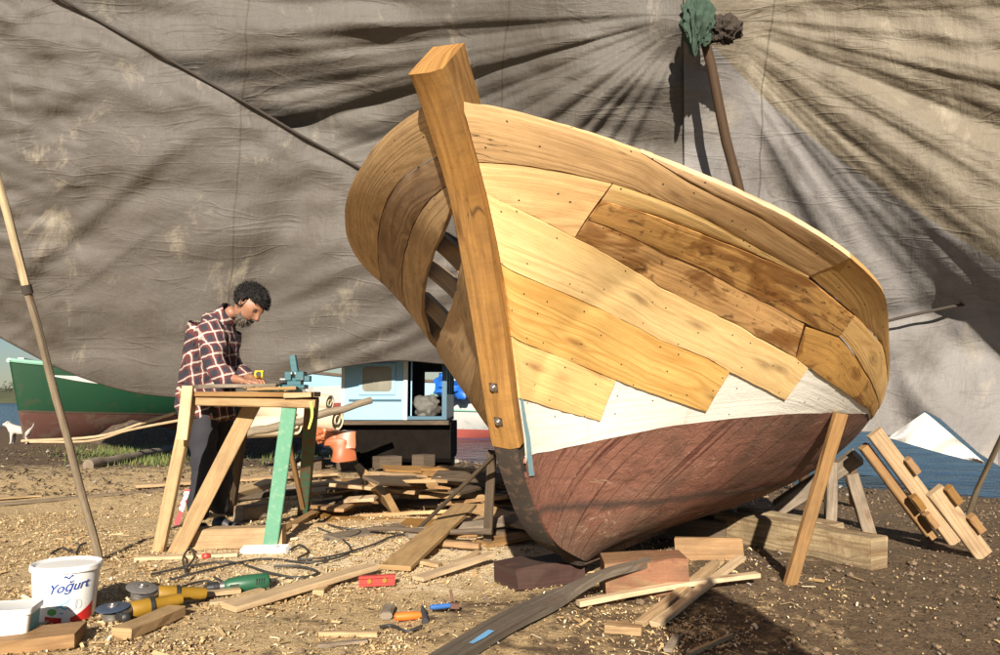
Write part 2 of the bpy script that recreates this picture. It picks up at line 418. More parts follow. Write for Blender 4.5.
# small clods and pebbles
rnd = random.Random(11); mb = MB()
for k_ in range(2600):
    y = 2.4 + 5.8 * rnd.random() ** 1.4; x = rnd.uniform(-3.6, 4.4)
    if abs(x) > y * .74 or y > shore_y(x) - .05: continue
    if x < .6 and rnd.random() < .8: continue
    r = rnd.uniform(.004, .014) * (1.5 if rnd.random() < .08 else 1); p = Vector((x, y, ground_z(x, y) + r * .3)); vs_ = []
    base = [(0, 0, 1), (1, 0, 0), (0, 1, 0), (-1, 0, 0), (0, -1, 0), (.7, .7, .5), (-.7, .7, .5), (-.7, -.7, .5), (.7, -.7, .5)]
    J = [Vector(q) * r * rnd.uniform(.7, 1.25) for q in base]
    for a_, b_, c_ in ((0, 5, 6), (0, 6, 7), (0, 7, 8), (0, 8, 5), (5, 1, 2), (5, 2, 6), (6, 2, 3), (6, 3, 7), (7, 3, 4), (7, 4, 8), (8, 4, 1), (8, 1, 5)): mb.face([p + J[a_], p + J[b_], p + J[c_]])
mp = plain('clod', (.16, .11, .07), .95, var=.5, scale=14, bump=.5)
o = mb.build('clods_and_pebbles', mp); o['kind'] = 'stuff'
litter('trodden_litter', 2600, mc, (.015, .05), 31, df=lambda x, y: .25 + .5 * max(0, fbm(x, y, .6)), xr=(-9, 3), yr=(7.0, 13.5), curl=False, lift=.003)
litter('trodden_litter', 3600, md, (.015, .07), 32, df=lambda x, y: .5, xr=(-9, 3.5), yr=(7.0, 14), lift=.003)
# ------------------------------------------------------------------ THE BOAT
TH, HEEL, TRIM = .522, .1282, -.0282
LEN = 4.7574; HS = .065; S0, H0 = -1.42637, 1.71331
U = Vector((math.sin(TH), math.cos(TH), TRIM)); N0 = Vector((math.cos(TH), -math.sin(TH), 0))
N = N0 * math.cos(HEEL) - Vector((0, 0, math.sin(HEEL))); HH = N0 * math.sin(HEEL) + Vector((0, 0, math.cos(HEEL)))
FOOT = Vector((.34819, 3.71634, .12))
def B3(S, lat, h): return FOOT + U * (S + S0) + N * lat + HH * h          # S aft of the stem head, h above the keel foot
STEM = [(s_ - S0, h_) for s_, h_ in [(-1.65, 1.86), (-1.577, 1.774), (-1.523, 1.719), (-1.454, 1.647), (-1.278, 1.431), (-1.12, 1.181), (-.974, .902), (-.84, .637), (-.662, .39), (-.377, .147), (0, 0)]]
_st = [(h_, s_) for s_, h_ in reversed(STEM)]
def stem_s(h): return sinterp(_st, h)
def roff(h): return interp([(0, .022), (.45, .03), (.62, .075)], h)
_zs = []
for k_ in range(81):
    h_ = 1.80 * k_ / 80; _zs.append((stem_s(h_) + roff(h_), h_))
_zs.sort()
NT_ = [(0, 1.4), (.75, .8), (1.8, 1.2), (3, 1.8), (4.76, 1.3)]
MT_ = [(0, 1.0), (.75, .4), (1.8, 1.07), (3, 1.2), (4.76, 1)]
def sheer_z(S):
    if S < 1.4: return H0 - .339 * S
    b_ = H0 - .339 * 1.4; q = S - 1.4
    return b_ - .339 * q + .11 * q * q if q < 1.54 else b_ - .339 * 1.54 + .11 * 1.54 ** 2 + .03 * (q - 1.54) + .045 * (q - 1.54) ** 2
def zl_(S):
    if S < _zs[0][0]: return interp(_zs, S) if S >= _zs[0][0] else 9
    return 0
def zlow(S):
    if S >= 1.50: return interp([(1.5, 0), (2.4, .05), (3.6, .08), (4.2, .3), (4.6, .75), (4.76, 1.1)], S)
    return max(0, interp(_zs, S))
_zt = sorted([(a_, b_) for a_, b_ in _zs], key=lambda t: t[0])
def zlow(S):
    if S > _zt[-1][0]: z = 0
    elif S <= _zt[0][0]: z = _zt[0][1]
    else: z = interp(_zt, S)
    if S > 1.5: z = interp([(1.5, 0), (2.4, .05), (3.6, .08), (4.2, .3), (4.6, .75), (4.76, 1.1)], S)
    return min(z, sheer_z(S) - .004)
def beam(S):
    S = max(S, 0); sm = 1.2017
    f = (1 - max(0, 1 - S / sm) ** 1.6898) ** (1 / 1.2116) if S < sm else (1 - min(1, (S - sm) / (LEN - sm)) ** 2.7) ** (1 / 1.3)
    return HS + (1.2606 - HS) * f
def rab(h): return stem_s(min(h, 1.8)) + roff(h)
def hull(S, h, side=1):
    """point of the planking surface at station S, height h"""
    if S < 1.5: S = max(S, rab(h) if h > 0 else S)
    S = max(S, 0.0)
    zl = zlow(S); zs = sheer_z(S); B = beam(S)
    n_, m_ = sinterp(NT_, S), sinterp(MT_, S)
    v = (h - zl) / (zs - zl); vv = min(max(v, 0), 1)
    g = (1 - (1 - vv) ** n_) ** (1 / m_) if vv > 0 else 0
    return B3(S, (HS + (B - HS) * g) * side, h)
def hull_n(S, h, side=1):
    if S < 1.5: S = max(S, rab(h) + .012 if h > 0 else S)
    e = .012; zs = sheer_z(S) - .015; zl = zlow(S) + .015
    h = min(max(h, zl + .001), max(zs, zl + .002))
    a = hull(S + e, h, side) - hull(S - e * .5, h, side); b = hull(S, h + e, side) - hull(S, h - e, side)
    n = a.cross(b)
    if n.length < 1e-9: return N * side
    n.normalize()
    if n.dot(N * side - U * .2 * (1 if S < 2.5 else -1) - HH * .15) < 0: n = -n
    return n
def sgrid(k, n=170): f = k / n; return LEN * (f ** 1.7) * .999
GS, GV = 170, 64
bvh = {}; gridv = {}
for side in (1, -1):
    vs = []; par = []
    for i in range(GS + 1):
        for j in range(GV + 1):
            s = sgrid(i); v = (j / GV) ** 1.2; h = zlow(s) + (sheer_z(s) - zlow(s)) * v; vs.append(hull(s, h, side)); par.append((s, h))
    fs = [(i * (GV + 1) + j, (i + 1) * (GV + 1) + j, (i + 1) * (GV + 1) + j + 1, i * (GV + 1) + j + 1) for i in range(GS) for j in range(GV)]
    tri = [t for q in fs for t in ((q[0], q[1], q[2]), (q[0], q[2], q[3]))]
    bvh[side] = (BVHTree.FromPolygons(vs, tri), tri); gridv[side] = (vs, par, [proj(p) for p in vs])
CAMP = Vector((0, 0, H))
def pick(px, py, side=1):
    tree, tri = bvh[side]; vs, par, pj = gridv[side]
    hit, n, idx, d = tree.ray_cast(CAMP, ray(px, py).normalized())
    if hit is None:
        best = min(range(len(vs)), key=lambda k: (pj[k][0] - px) ** 2 + (pj[k][1] - py) ** 2 + (0 if par[k][0] < 2.6 else 1e5))
        return par[best]
    a, b, c = tri[idx]; A, B_, C_ = vs[a], vs[b], vs[c]
    v0, v1, v2 = B_ - A, C_ - A, hit - A
    d00, d01, d11, d20, d21 = v0.dot(v0), v0.dot(v1), v1.dot(v1), v2.dot(v0), v2.dot(v1)
    den = d00 * d11 - d01 * d01
    if abs(den) < 1e-14: return par[a]
    y = (d11 * d20 - d01 * d21) / den; z = (d00 * d21 - d01 * d20) / den; x = 1 - y - z
    return (par[a][0] * x + par[b][0] * y + par[c][0] * z, par[a][1] * x + par[b][1] * y + par[c][1] * z)
def trace(poly, side=1, ext=None, top=False, v_end=None, nsub=5):
    """picture outline of a seam -> (s, v) curve on the hull"""
    pts = []
    for (a, b) in zip(poly, poly[1:]):
        for k in range(nsub): pts.append((a[0] + (b[0] - a[0]) * k / nsub, a[1] + (b[1] - a[1]) * k / nsub))
    pts.append(poly[-1])
    sv = [pick(x, y, side) for x, y in pts]
    if top: sv = [(s, sheer_z(s)) for s, v in sv]
    # keep s moving aft and smooth
    out = [sv[0]]
    for q in sv[1:]:
        if q[0] > out[-1][0] + .004: out.append(q)
    if len(out) < 2: out.append((out[0][0] + .02, sv[-1][1]))
    for _ in range(2):
        out = [out[0]] + [(out[i][0], (out[i - 1][1] + 2 * out[i][1] + out[i + 1][1]) / 4) for i in range(1, len(out) - 1)] + [out[-1]]
    if ext:
        s0, v0 = out[-1]; ve = v0 if v_end is None else v_end
        q0 = (v0 - zlow(s0)) / (sheer_z(s0) - zlow(s0))
        for k in range(1, 15):
            s_ = s0 + (ext - s0) * k / 14; out.append((s_, sheer_z(s_) if top else zlow(s_) + (sheer_z(s_) - zlow(s_)) * q0))
    return out
def resample(c, n, side):
    P = [hull(s, v, side) for s, v in c]; L = [0]
    for a, b in zip(P, P[1:]): L.append(L[-1] + (b - a).length)
    out = []; tot = L[-1]; j = 0
    for k in range(n):
        t = tot * k / (n - 1)
        while j < len(L) - 2 and L[j + 1] < t: j += 1
        f = 0 if L[j + 1] == L[j] else (t - L[j]) / (L[j + 1] - L[j]); f = min(max(f, 0), 1)
        out.append((c[j][0] + (c[j + 1][0] - c[j][0]) * f, c[j][1] + (c[j + 1][1] - c[j][1]) * f))
    return out, tot

boat = empty('wooden_boat', (FOOT.x, FOOT.y, 0))
tag(boat, 'large wooden boat being planked in bare pine above a white and dull red bottom', 'boat')
def plank(up, lo, mat, side=1, th=.026, off=.009, gap=.0022, name='hull_plank', m=7, label=None, back=True, bow=False):
    n = 90
    if bow: up = [(rab(up[0][1]), up[0][1])] + [q for q in up if q[0] > rab(up[0][1]) + .008]; lo = [(rab(lo[0][1]), lo[0][1])] + [q for q in lo if q[0] > rab(lo[0][1]) + .008]
    A, LA = resample(up, n, side); B, LB = resample(lo, n, side)
    outer = []; inner = []; uvr = []; uo = random.random() * 20; vo = random.random() * 20
    L = (LA + LB) / 2
    jo = random.uniform(-.0015, .002)
    for j in range(m):
        f = j / (m - 1); ro = []; ri = []; ru = []
        for k in range(n):
            s = A[k][0] + (B[k][0] - A[k][0]) * f; v = A[k][1] + (B[k][1] - A[k][1]) * f
            if bow and k == 0: s = rab(v)
            P = hull(s, v, side); nn = hull_n(s, v, side)
            pa = hull(*A[k], side); pb = hull(*B[k], side); wd = (pb - pa)
            w = wd.length; wdn = wd.normalized() if w > 1e-6 else Vector((0, 0, -1))
            gp_ = gap * (1 + 1.1 * noise.noise(P * 6) + .8 * noise.noise(P * 23))
            if j == 0 and w > .01: P = P + wdn * gp_
            if j == m - 1 and w > .01: P = P - wdn * gp_
            if k in (0, n - 1):
                k2 = 1 if k == 0 else n - 2
                q = hull(A[k2][0] + (B[k2][0] - A[k2][0]) * f, A[k2][1] + (B[k2][1] - A[k2][1]) * f, side) - P
                if q.length > 1e-5: P = P + q.normalized() * gap
            crown = -.0022 if j in (0, m - 1) else 0
            wob = .0016 * noise.noise(P * 5 + Vector((uo, 0, 0)))
            ro.append(P + nn * (off + jo + crown + wob)); ri.append(P + nn * (off - th)); ru.append((k / (n - 1) * L + uo, f * max(w, .02) + vo))
        outer.append(ro); inner.append(ri); uvr.append(ru)
    mb = MB()
    mb.grid(outer, uvr, flip=side > 0)
    if back: mb.grid(inner, uvr, flip=side < 0)
    e = [(0, 0), (n - 1, 0)]
    mb.grid([outer[0], inner[0]], [uvr[0], [(a, b - th) for a, b in uvr[0]]], flip=side < 0)
    mb.grid([outer[-1], inner[-1]], [uvr[-1], [(a, b + th) for a, b in uvr[-1]]], flip=side > 0)
    for k in (0, n - 1):
        c0 = [outer[j][k] for j in range(m)]; c1 = [inner[j][k] for j in range(m)]
        u0 = [uvr[j][k] for j in range(m)]
        mb.grid([c0, c1], [u0, [(a + th, b) for a, b in u0]], flip=(k == 0) == (side > 0))
    o = mb.build(name, mat, boat, smooth=True)
    if label: o['label'] = label
    return o
SH = [(463, 107), (500, 110), (535, 118), (570, 128), (600, 138), (640, 150)]
SH2 = [(640, 150), (690, 168), (735, 185), (780, 209), (820, 235), (852, 256)]
SH3 = [(852, 256), (870, 275), (885, 293)]
WS = [(640, 151), (700, 188), (760, 215), (800, 240), (840, 263)]
SA1 = [(474, 161), (520, 164), (560, 170), (613, 182)]
SA2 = [(613, 182), (640, 190), (680, 206), (717, 222), (760, 247), (809, 275)]
SA3 = [(809, 275), (834, 297), (854, 314), (868, 328), (880, 342)]
S24 = [(601, 200), (650, 212), (700, 232), (735, 245), (771, 260), (809, 277), (834, 298), (854, 315)]
S45 = [(587, 218), (620, 230), (660, 249), (705, 269), (733, 285), (761, 298), (804, 323), (839, 335)]
S45b = [(839, 335), (852, 350), (866, 374)]
SB0 = [(484, 192), (500, 199), (540, 219), (575, 237)]
SB1 = [(575, 237), (600, 249), (640, 274), (660, 285), (714, 314), (738, 324), (756, 335), (795, 357)]
SB2 = [(795, 357), (820, 375), (850, 396), (868, 409)]
SC = [(497, 265), (545, 284), (600, 308), (640, 328), (660, 339), (708, 358), (730, 371), (766, 390), (785, 399)]
SD = [(508, 338), (560, 356), (616, 380), (660, 396), (706, 411)]
SE = [(514, 397), (550, 407), (600, 421)]
T = trace
sh1, sh2, sh3 = T(SH, top=True), T(SH2, top=True), T(SH3, top=True, ext=4.7)
def smooth_sheer(a, b): return [(a + (b - a) * (k / 40) ** (1.5 if a == 0 else 1), sheer_z(a + (b - a) * (k / 40) ** (1.5 if a == 0 else 1))) for k in range(41)]
sA, sB = sh1[-1][0], sh2[-1][0]
sh1, sh2, sh3 = smooth_sheer(0, sA), smooth_sheer(sA, sB), smooth_sheer(sB, 4.7)
sh2 = [sh1[-1]] + sh2[1:]; sh3 = [sh2[-1]] + sh3[1:]
sa3 = T(SA3, ext=4.6)
plank(sh1 + T(WS)[1:], T(SA1) + T(SA2)[1:], M['pine_top'], name='sheer_plank', bow=True)
plank(sh2, T(WS), M['pine_top'], name='sheer_plank')
plank(sh3, sa3, M['pine_top'], name='sheer_plank')
plank(T(SA1), T(SB0), M['pine'], bow=True)
plank(T(SA2), T(S24[:6]), M['pine_pale'])
plank(T(S24), T(S45), M['pine_stain'], label='knotty honey-brown plank blotched with dark stains')
v45 = T(S45b, ext=4.55)
plank(T(SA3[2:], ext=4.6), v45, M['pine'])
plank(T(S45[:7]), T(SB1), M['pine_stain'])
sb2 = T(SB2, ext=4.5)
plank([pick(805, 326)] + T([(839, 336)] + S45b[1:], ext=4.55), sb2, M['pine_stain'])
plank(T(SB0) + T(SB1 + [(808, 367)])[1:], T(SC), M['pine_pale'], label='widest pale plank with long wavy grain', bow=True)
plank(T(SC[:7]), T(SD), M['pine'], bow=True)
plank(T(SD[:3]), T(SE), M['pine'], bow=True)
# port side (left in the picture): three planks, an open bay with frames, two lower planks
def TL(p, **k): return T(p, side=-1, **k)
topl = [(LEN * .995 * (k / 60) ** 1.6, 0) for k in range(61)]; topl = [(a_, sheer_z(a_)) for a_, _ in topl]
l1 = TL([(432, 158), (400, 180), (388, 200), (381, 218), (378, 240), (379, 262), (384, 284)], ext=4.6)
l2 = TL([(446, 186), (427, 202), (414, 225), (407, 245), (403, 265), (403, 285), (406, 303)], ext=4.55)
l3 = TL([(452, 208), (443, 235), (434, 252), (427, 270), (423, 295), (423, 315), (427, 328)], ext=4.5)
l4 = TL([(468, 228), (464, 255), (458, 285), (450, 312), (442, 332), (438, 342)], ext=4.4)
l5 = TL([(484, 330), (480, 350), (476, 370), (472, 390), (470, 399)], ext=4.3)
l6 = TL([(494, 405), (492, 415), (490, 425), (489, 430)], ext=4.3)
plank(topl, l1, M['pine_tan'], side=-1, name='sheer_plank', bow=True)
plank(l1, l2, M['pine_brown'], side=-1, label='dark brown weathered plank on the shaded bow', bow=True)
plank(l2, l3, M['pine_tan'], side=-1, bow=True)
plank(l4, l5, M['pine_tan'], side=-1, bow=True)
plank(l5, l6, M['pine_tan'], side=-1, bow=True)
# painted old planking: white band, red-brown bottom
BT = [(522, 460), (540, 454), (570, 447), (600, 441), (660, 428), (730, 419), (800, 413), (868, 414)]
bt = T(BT, ext=4.4); bt = [(rab(bt[0][1] - .01), bt[0][1] - .01)] + [q for q in bt if q[0] > rab(bt[0][1]) + .02]
wt = T([(516, 392), (530, 385), (560, 385), (616, 372), (731, 362), (808, 356), (840, 372), (868, 396)], ext=4.4)
wt = [(rab(wt[0][1] + .03), wt[0][1] + .03)] + [q for q in wt if q[0] > rab(wt[0][1]) + .04]
def bottom_paint():
    m, t, b = newmat('red_bottom'); uv = t.n.new('ShaderNodeUVMap').outputs[0]; pos = t.n.new('ShaderNodeNewGeometry').outputs['Position']
    sp = t.n.new('ShaderNodeSeparateXYZ'); t.inp(sp, 0, pos); Z = sp.outputs[2]
    n1 = t.noise(pos, 2.2, 6, .65, .5); n2 = t.noise(pos, 11, 7, .72, .8); n3 = t.noise(pos, 60, 4, .7)
    c = t.mix(n1, (.19, .078, .052), (.28, .135, .092))
    # scum and old growth towards the keel
    low = t.math('ADD', t.math('MULTIPLY_ADD', Z, -1.9, 1.05), t.math('MULTIPLY_ADD', n1, 2.2, -1.1)); c = t.mix(t.ramp(low, [(.25, 0), (.75, .75)]), c, (.17, .115, .075))
    c = t.mix(t.ramp(n2, [(.50, 0), (.66, .7)]), c, (.10, .05, .035))
    c = t.mix(t.ramp(n2, [(.30, .6), (.40, 0)]), c, (.36, .20, .14))
    # caulking weeps: fine slanting dark runs
    d = t.noise(t.mapv(uv, (42, .7, 1), rot=(0, 0, -.20)), 1.0, 2, .5); d2 = t.noise(uv, 3, 3, .6)
    runs = t.math('MULTIPLY', t.ramp(d, [(.60, 0), (.64, .85)]), t.ramp(d2, [(.35, .25), (.6, 1)])); c = t.mix(runs, c, (.06, .014, .009))
    band = t.math('ABSOLUTE', t.math('ADD', t.math('MULTIPLY_ADD', n1, .12, -.06), t.math('SUBTRACT', Z, .42))); c = t.mix(t.ramp(band, [(.0, .75), (.035, 0)]), c, (.045, .04, .035))
    sc_ = t.noise(t.mapv(pos, (1, 1, 1)), 5, 6, .8, 1.5); c = t.mix(t.ramp(sc_, [(.60, 0), (.65, .7)]), c, (.44, .31, .21)); big = t.noise(pos, 1.1, 4, .6, 1); c = t.mix(t.ramp(big, [(.48, 0), (.64, .75)]), c, (.085, .055, .038))
    h = t.math('ADD', t.math('ADD', n2, t.math('MULTIPLY', n3, .5)), t.math('MULTIPLY', runs, -.6))
    setc(t, b, c, .8, normal=t.bump(h, .75, .012), spec=.3); return m
def white_side():
    m, t, b = newmat('white_paint'); uv = t.n.new('ShaderNodeUVMap').outputs[0]; pos = t.n.new('ShaderNodeNewGeometry').outputs['Position']
    n1 = t.noise(pos, 3, 5, .6, .5); n2 = t.noise(pos, 22, 6, .75, .6); n3 = t.noise(t.mapv(uv, (2.2, 40, 1)), 1, 3, .6)
    c = t.mix(n1, (.84, .82, .75), (.74, .70, .60)); c = t.mix(t.ramp(n2, [(.66, 0), (.72, .75)]), c, (.36, .22, .12))
    c = t.mix(t.ramp(n3, [(.62, 0), (.70, .35)]), c, (.50, .40, .28)); d = t.noise(t.mapv(uv, (22, .8, 1)), 1, 3, .6); c = t.mix(t.ramp(d, [(.62, 0), (.72, .35)]), c, (.46, .30, .2))
    nd = t.math('LESS_THAN', t.voro(uv, 7, rand=.9), .028); c = t.mix(nd, c, (.12, .07, .04))
    setc(t, b, c, .6, normal=t.bump(t.math('ADD', n2, n3), .5, .006)); return m
M['white_paint'] = white_side(); M['red_bottom'] = bottom_paint()
def shell(name, up, lo, mat, side, n=70, m=22, th=.03, off=0.0):
    A, LA = resample(up, n, side); B, LB = resample(lo, n, side); rows = []; inn = []; uvr = []
    for j in range(m):
        f = j / (m - 1); r = []; ri = []; ru = []
        for k in range(n):
            s = A[k][0] + (B[k][0] - A[k][0]) * f; v = max(0, A[k][1] + (B[k][1] - A[k][1]) * f)
            if k < 3: r0 = rab(v); s = r0 + (s - r0) * (k / 3)
            P = hull(s, v, side); nn = hull_n(s, v, side)
            seam = 0
            q = (v * 7) % 1
            if q < .06: seam = -.003
            d = off + seam - .001 + .003 * noise.noise(P * 3) + .0015 * noise.noise(P * 14)
            r.append(P + nn * d); ri.append(P - nn * th); ru.append((k / (n - 1) * LA, f * max(.05, (hull(*A[k], side) - hull(*B[k], side)).length)))
        rows.append(r); inn.append(ri); uvr.append(ru)
    mb = MB(); mb.grid(rows, uvr, flip=side > 0); mb.grid(inn, uvr, flip=side < 0)
    mb.grid([rows[0], inn[0]], [uvr[0], uvr[0]], flip=side < 0); mb.grid([rows[-1], inn[-1]], [uvr[-1], uvr[-1]], flip=side > 0)
    return mb.build(name, mat, boat, smooth=True)
btL = [(s, v) for s, v in bt]
LOW = []
for k in range(30): h_ = bt[0][1] * (1 - k / 29) ** 1.0; LOW.append((rab(h_), h_))
LOW = [q for q in LOW if q[1] < bt[0][1] - .02]
LOW += [(LOW[-1][0] + (4.4 - LOW[-1][0]) * k / 40, 0) for k in range(1, 41)]; LOW = [(a_, max(zlow(a_), 0)) if a_ > 1.5 else (a_, b_) for a_, b_ in LOW]
shell('white_topside', wt, bt, M['white_paint'], 1, m=14)
shell('red_bottom', bt, LOW, M['red_bottom'], 1, n=110, m=48)
shell('white_topside', l6, btL, M['white_paint'], -1, m=8)
shell('red_bottom', btL, LOW, M['red_bottom'], -1, n=80, m=30)
# stem timber, chamfered, sawn face; old dark stem foot below it
def stem_run(name, z0, z1, mat, hw, back, n=26, ch=.022, out=0.0, top_cut=None):
    mb = MB(); rows = []; uvr = []
    for k in range(n + 1):
        f = k / n; z = z0 + (z1 - z0) * f; s = stem_s(z) - out
        e = .01; tz = HH * 2 * e + U * (stem_s(z + e) - stem_s(z - e)); tz.normalize(); bk = (N.cross(tz)).normalized()
        if bk.dot(U) < 0: bk = -bk
        wob = .003 * noise.noise(Vector((z * 3, 1, 2))); w = hw * (1 + .04 * noise.noise(Vector((z * 2.2, 7, 2))))
        c = B3(s, wob, z)
        if z < .3: w *= 1.0
        pr = [(-w, back), (-w, ch), (-w + ch, 0), (w - ch, 0), (w, ch), (w, back)]
        cc = ch * (1 + .4 * noise.noise(Vector((z * 4, 3, 3)))); pr = [(-w, back), (-w, cc * .5), (-w + cc * .5, 0), (w - cc * 1.7, 0), (w, cc * 1.2), (w, back)]
        rr = [c + N * x + bk * y for x, y in pr]
        if top_cut and k >= n - 1:   # the head is sawn off at a slope
            rr = [p_ + Vector((0, 0, top_cut * (.5 - (1 if i in (0, 5) else 0)) * -1)) if k == n else p_ for i, p_ in enumerate(rr)]
        rows.append(rr); per = [0, back, back + .01, back + hw * 2, back + hw * 2 + .01, back * 2 + hw * 2, back * 2 + hw * 4]
        uvr.append([((z1 - z0) * f + 3, q + 1) for q in per])
    mb.grid(rows, uvr, closed=True)
    mb.face(list(reversed(rows[0])), [(q[0] * .1, q[1]) for q in [(0, 0)] * 6]); mb.face(rows[-1], [(.3 + .02 * i, .1 * i) for i in range(6)])
    return mb.build(name, mat, boat, smooth=True)
stem = stem_run('stem', .565, 1.768, M['stem'], .062, .165, ch=.02, top_cut=.03)
M['old_stem'] = painted('old_dark_timber', (.055, .042, .032), (.035, .027, .02), (.15, .09, .06), worn=.35, scale=22, rough=.8, bump=1)
stem_run('old_stem', -.02, .56, M['old_stem'], .050, .16, n=18, ch=.012, out=.0)
M['blue_paint'] = painted('blue_paint', (.16, .30, .36), (.20, .36, .42), (.45, .33, .2), worn=.3, scale=20)
mb = MB(); rows = []
for k in range(20):
    f = k / 19; z = .46 + .42 * f; s0 = rab(z) + .004; w_ = .012 + .034 * (1 - f)
    rows.append([hull(s0 + q * w_, z, 1) + hull_n(s0 + q * w_, z, 1) * .005 for q in (0, .5, 1)])
mb.grid(rows, flip=False); mb.build('blue_edge_strip', M['blue_paint'], boat)
# bolts in their square recesses
M['steel'] = plain('steel', (.42, .40, .38), .35, .9)
M['black'] = plain('black_rubber', (.02, .02, .02), .5)
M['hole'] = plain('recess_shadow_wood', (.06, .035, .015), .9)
for (px, py) in ((491, 390), (495, 423)):
    z = interp([(390, .80), (423, .67)], py); s = stem_s(z); c = B3(s - .001, .0, z)
    tz = (HH * .02 + U * (stem_s(z + .01) - stem_s(z - .01))).normalized(); fw = -N.cross(tz).normalized()
    if fw.dot(U) > 0: fw = -fw
    side = N
    mb = MB(); mb.bar(c - tz * .018 - fw * .006, c + tz * .018 - fw * .006, .036, .016, fw, ch=.001); r_ = mb.build('bolt_recess', M['hole'], stem); r_.location = (0, 0, 0)
    mb = MB(); mb.lathe(c + fw * .002, [(0, .011), (.009, .011), (.012, .007), (.012, .002), (.017, .002), (.017, 0), (0, 0)], 16, axis=fw)
    b_ = mb.build('bolt', M['steel'], stem, smooth=True); b_.location = (0, 0, 0)
# keel and deadwood
rows = []; uvr = []
for k in range(24):
    s = 1.47 + (4.5 - 1.47) * k / 23; zb = -.02; zt = zlow(s) + .04
    w = .05
    rows.append([B3(s, w, zt), B3(s, w, zb), B3(s, -w, zb), B3(s, -w, zt)])
    uvr.append([(s, 0), (s, zt - zb), (s, zt - zb + .12), (s, 2 * (zt - zb) + .12), (s, 2 * (zt - zb) + .24)])
mb = MB(); mb.grid(rows, uvr, closed=True); mb.face(rows[0]); mb.face(list(reversed(rows[-1])))
mb.build('keel', M['red_bottom'], boat)
mb = MB(); mb.bar(B3(4.45, 0, .1), B3(4.78, 0, 1.6), .12, .16, U); mb.build('stern_post', M['pine_brown'], boat)
# frames
M['frame'] = wood('frame_timber', (.34, .22, .12), (.27, .17, .08), (.12, .07, .03), dirt=.3)
for i in range(14):
    s = .30 + i * .3
    for side in (1, -1):
        rows = []; uvr = []; h0 = zlow(s) + .06; h1 = sheer_z(s) - .12
        for k in range(16):
            h = h0 + (h1 - h0) * k / 15; P = hull(s, h, side); n_ = hull_n(s, h, side); e = U * .03
            n2 = (n_ - U * n_.dot(U)); n2 = n2.normalized() if n2.length > .2 else N * side
            sh_ = .034 / max(.35, n2.dot(n_))
            rows.append([P - n2 * sh_ - e, P - n2 * sh_ + e, P - n2 * (sh_ + .07) + e, P - n2 * (sh_ + .07) - e]); uvr.append([(k * .08, q) for q in (0, .07, .14, .21, .28)])
        mb = MB(); mb.grid(rows, uvr, closed=True); mb.face(rows[0]); mb.face(list(reversed(rows[-1]))); mb.build('frame', M['frame'], boat)
# ------------------------------------------------------------------ tarpaulins
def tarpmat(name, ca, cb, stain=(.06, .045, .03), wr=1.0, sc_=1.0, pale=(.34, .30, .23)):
    m, t, b = newmat(name)
    uv = t.n.new('ShaderNodeUVMap').outputs[0]
    w1 = t.noise(uv, .9, 3, .5, 0, col=True); wv = t.mix(.22, uv, w1)
    def crease(rot, s1, s2, wid, k=1.0):
        n = t.noise(t.mapv(wv, (s1, s2, 1), rot=(0, 0, rot)), 1.0, 2, .5)
        return t.math('MULTIPLY', t.math('SUBTRACT', 1.0, t.math('DIVIDE', t.math('ABSOLUTE', t.math('SUBTRACT', n, .5)), wid), clamp=True), k)
    cr = t.math('ADD', crease(.5, .5, 3.2, .014), crease(-.42, .45, 3.8, .012)); cr = t.math('ADD', cr, crease(1.2, .5, 2.6, .012)); cr = t.math('ADD', cr, crease(-.9, .7, 5, .014, .7))
    keep = t.ramp(t.noise(uv, 1.6, 3, .6), [(.42, 0), (.6, 1)])
    n1 = t.noise(t.mapv(wv, (1.0, 1.9, 1), rot=(0, 0, .25)), 1.6 * sc_, 6, .58, .6)
    n2 = t.noise(t.mapv(wv, (5, 1.3, 1), rot=(0, 0, -.45)), 4 * sc_, 6, .65, .4)
    n3 = t.noise(t.mapv(wv, (1.5, 3, 1), rot=(0, 0, -.6)), 6, 5, .6)
    h = t.math('ADD', t.math('MULTIPLY', n1, 1.0), t.math('MULTIPLY', n2, .45)); h = t.math('ADD', h, t.math('MULTIPLY', n3, .35)); h = t.math('ADD', h, t.math('MULTIPLY', t.math('MULTIPLY', cr, keep), .16))
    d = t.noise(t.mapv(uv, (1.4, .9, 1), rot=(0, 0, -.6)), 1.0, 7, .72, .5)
    c = t.mix(t.noise(uv, .7, 5, .65), ca, cb)
    c = t.mix(t.ramp(d, [(.50, 0), (.72, .6)]), c, stain)
    c = t.mix(t.ramp(d, [(.30, .65), (.43, 0)]), c, pale)  # pale patches: scuffs plus light coming through the cloth, painted in
    sp_ = t.noise(uv, 8, 5, .75); c = t.mix(t.ramp(sp_, [(.66, 0), (.71, .6)]), c, stain); c = t.mix(t.math('MULTIPLY', t.math('MULTIPLY', cr, keep), .16), c, stain)
    fine = t.noise(uv, 70, 3, .7); c = t.mix(t.ramp(fine, [(.3, .25), (.5, 0)]), c, stain)
    # stitched seams
    sx = t.n.new('ShaderNodeSeparateXYZ'); t.inp(sx, 0, t.mapv(wv, (1, 1, 1), rot=(0, 0, .06))); sm = t.math('LESS_THAN', t.math('FRACT', t.math('DIVIDE', sx.outputs[0], 1.9)), .007)
    c = t.mix(t.math('MULTIPLY', sm, .55), c, stain); h = t.math('SUBTRACT', h, t.math('MULTIPLY', sm, .08))
    setc(t, b, c, .62, normal=t.bump(h, wr, .06), spec=.3)
    return m
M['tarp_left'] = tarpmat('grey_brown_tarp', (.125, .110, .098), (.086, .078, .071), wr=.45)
M['tarp_mid'] = tarpmat('grey_tarp', (.125, .113, .100), (.088, .081, .073), wr=.48)
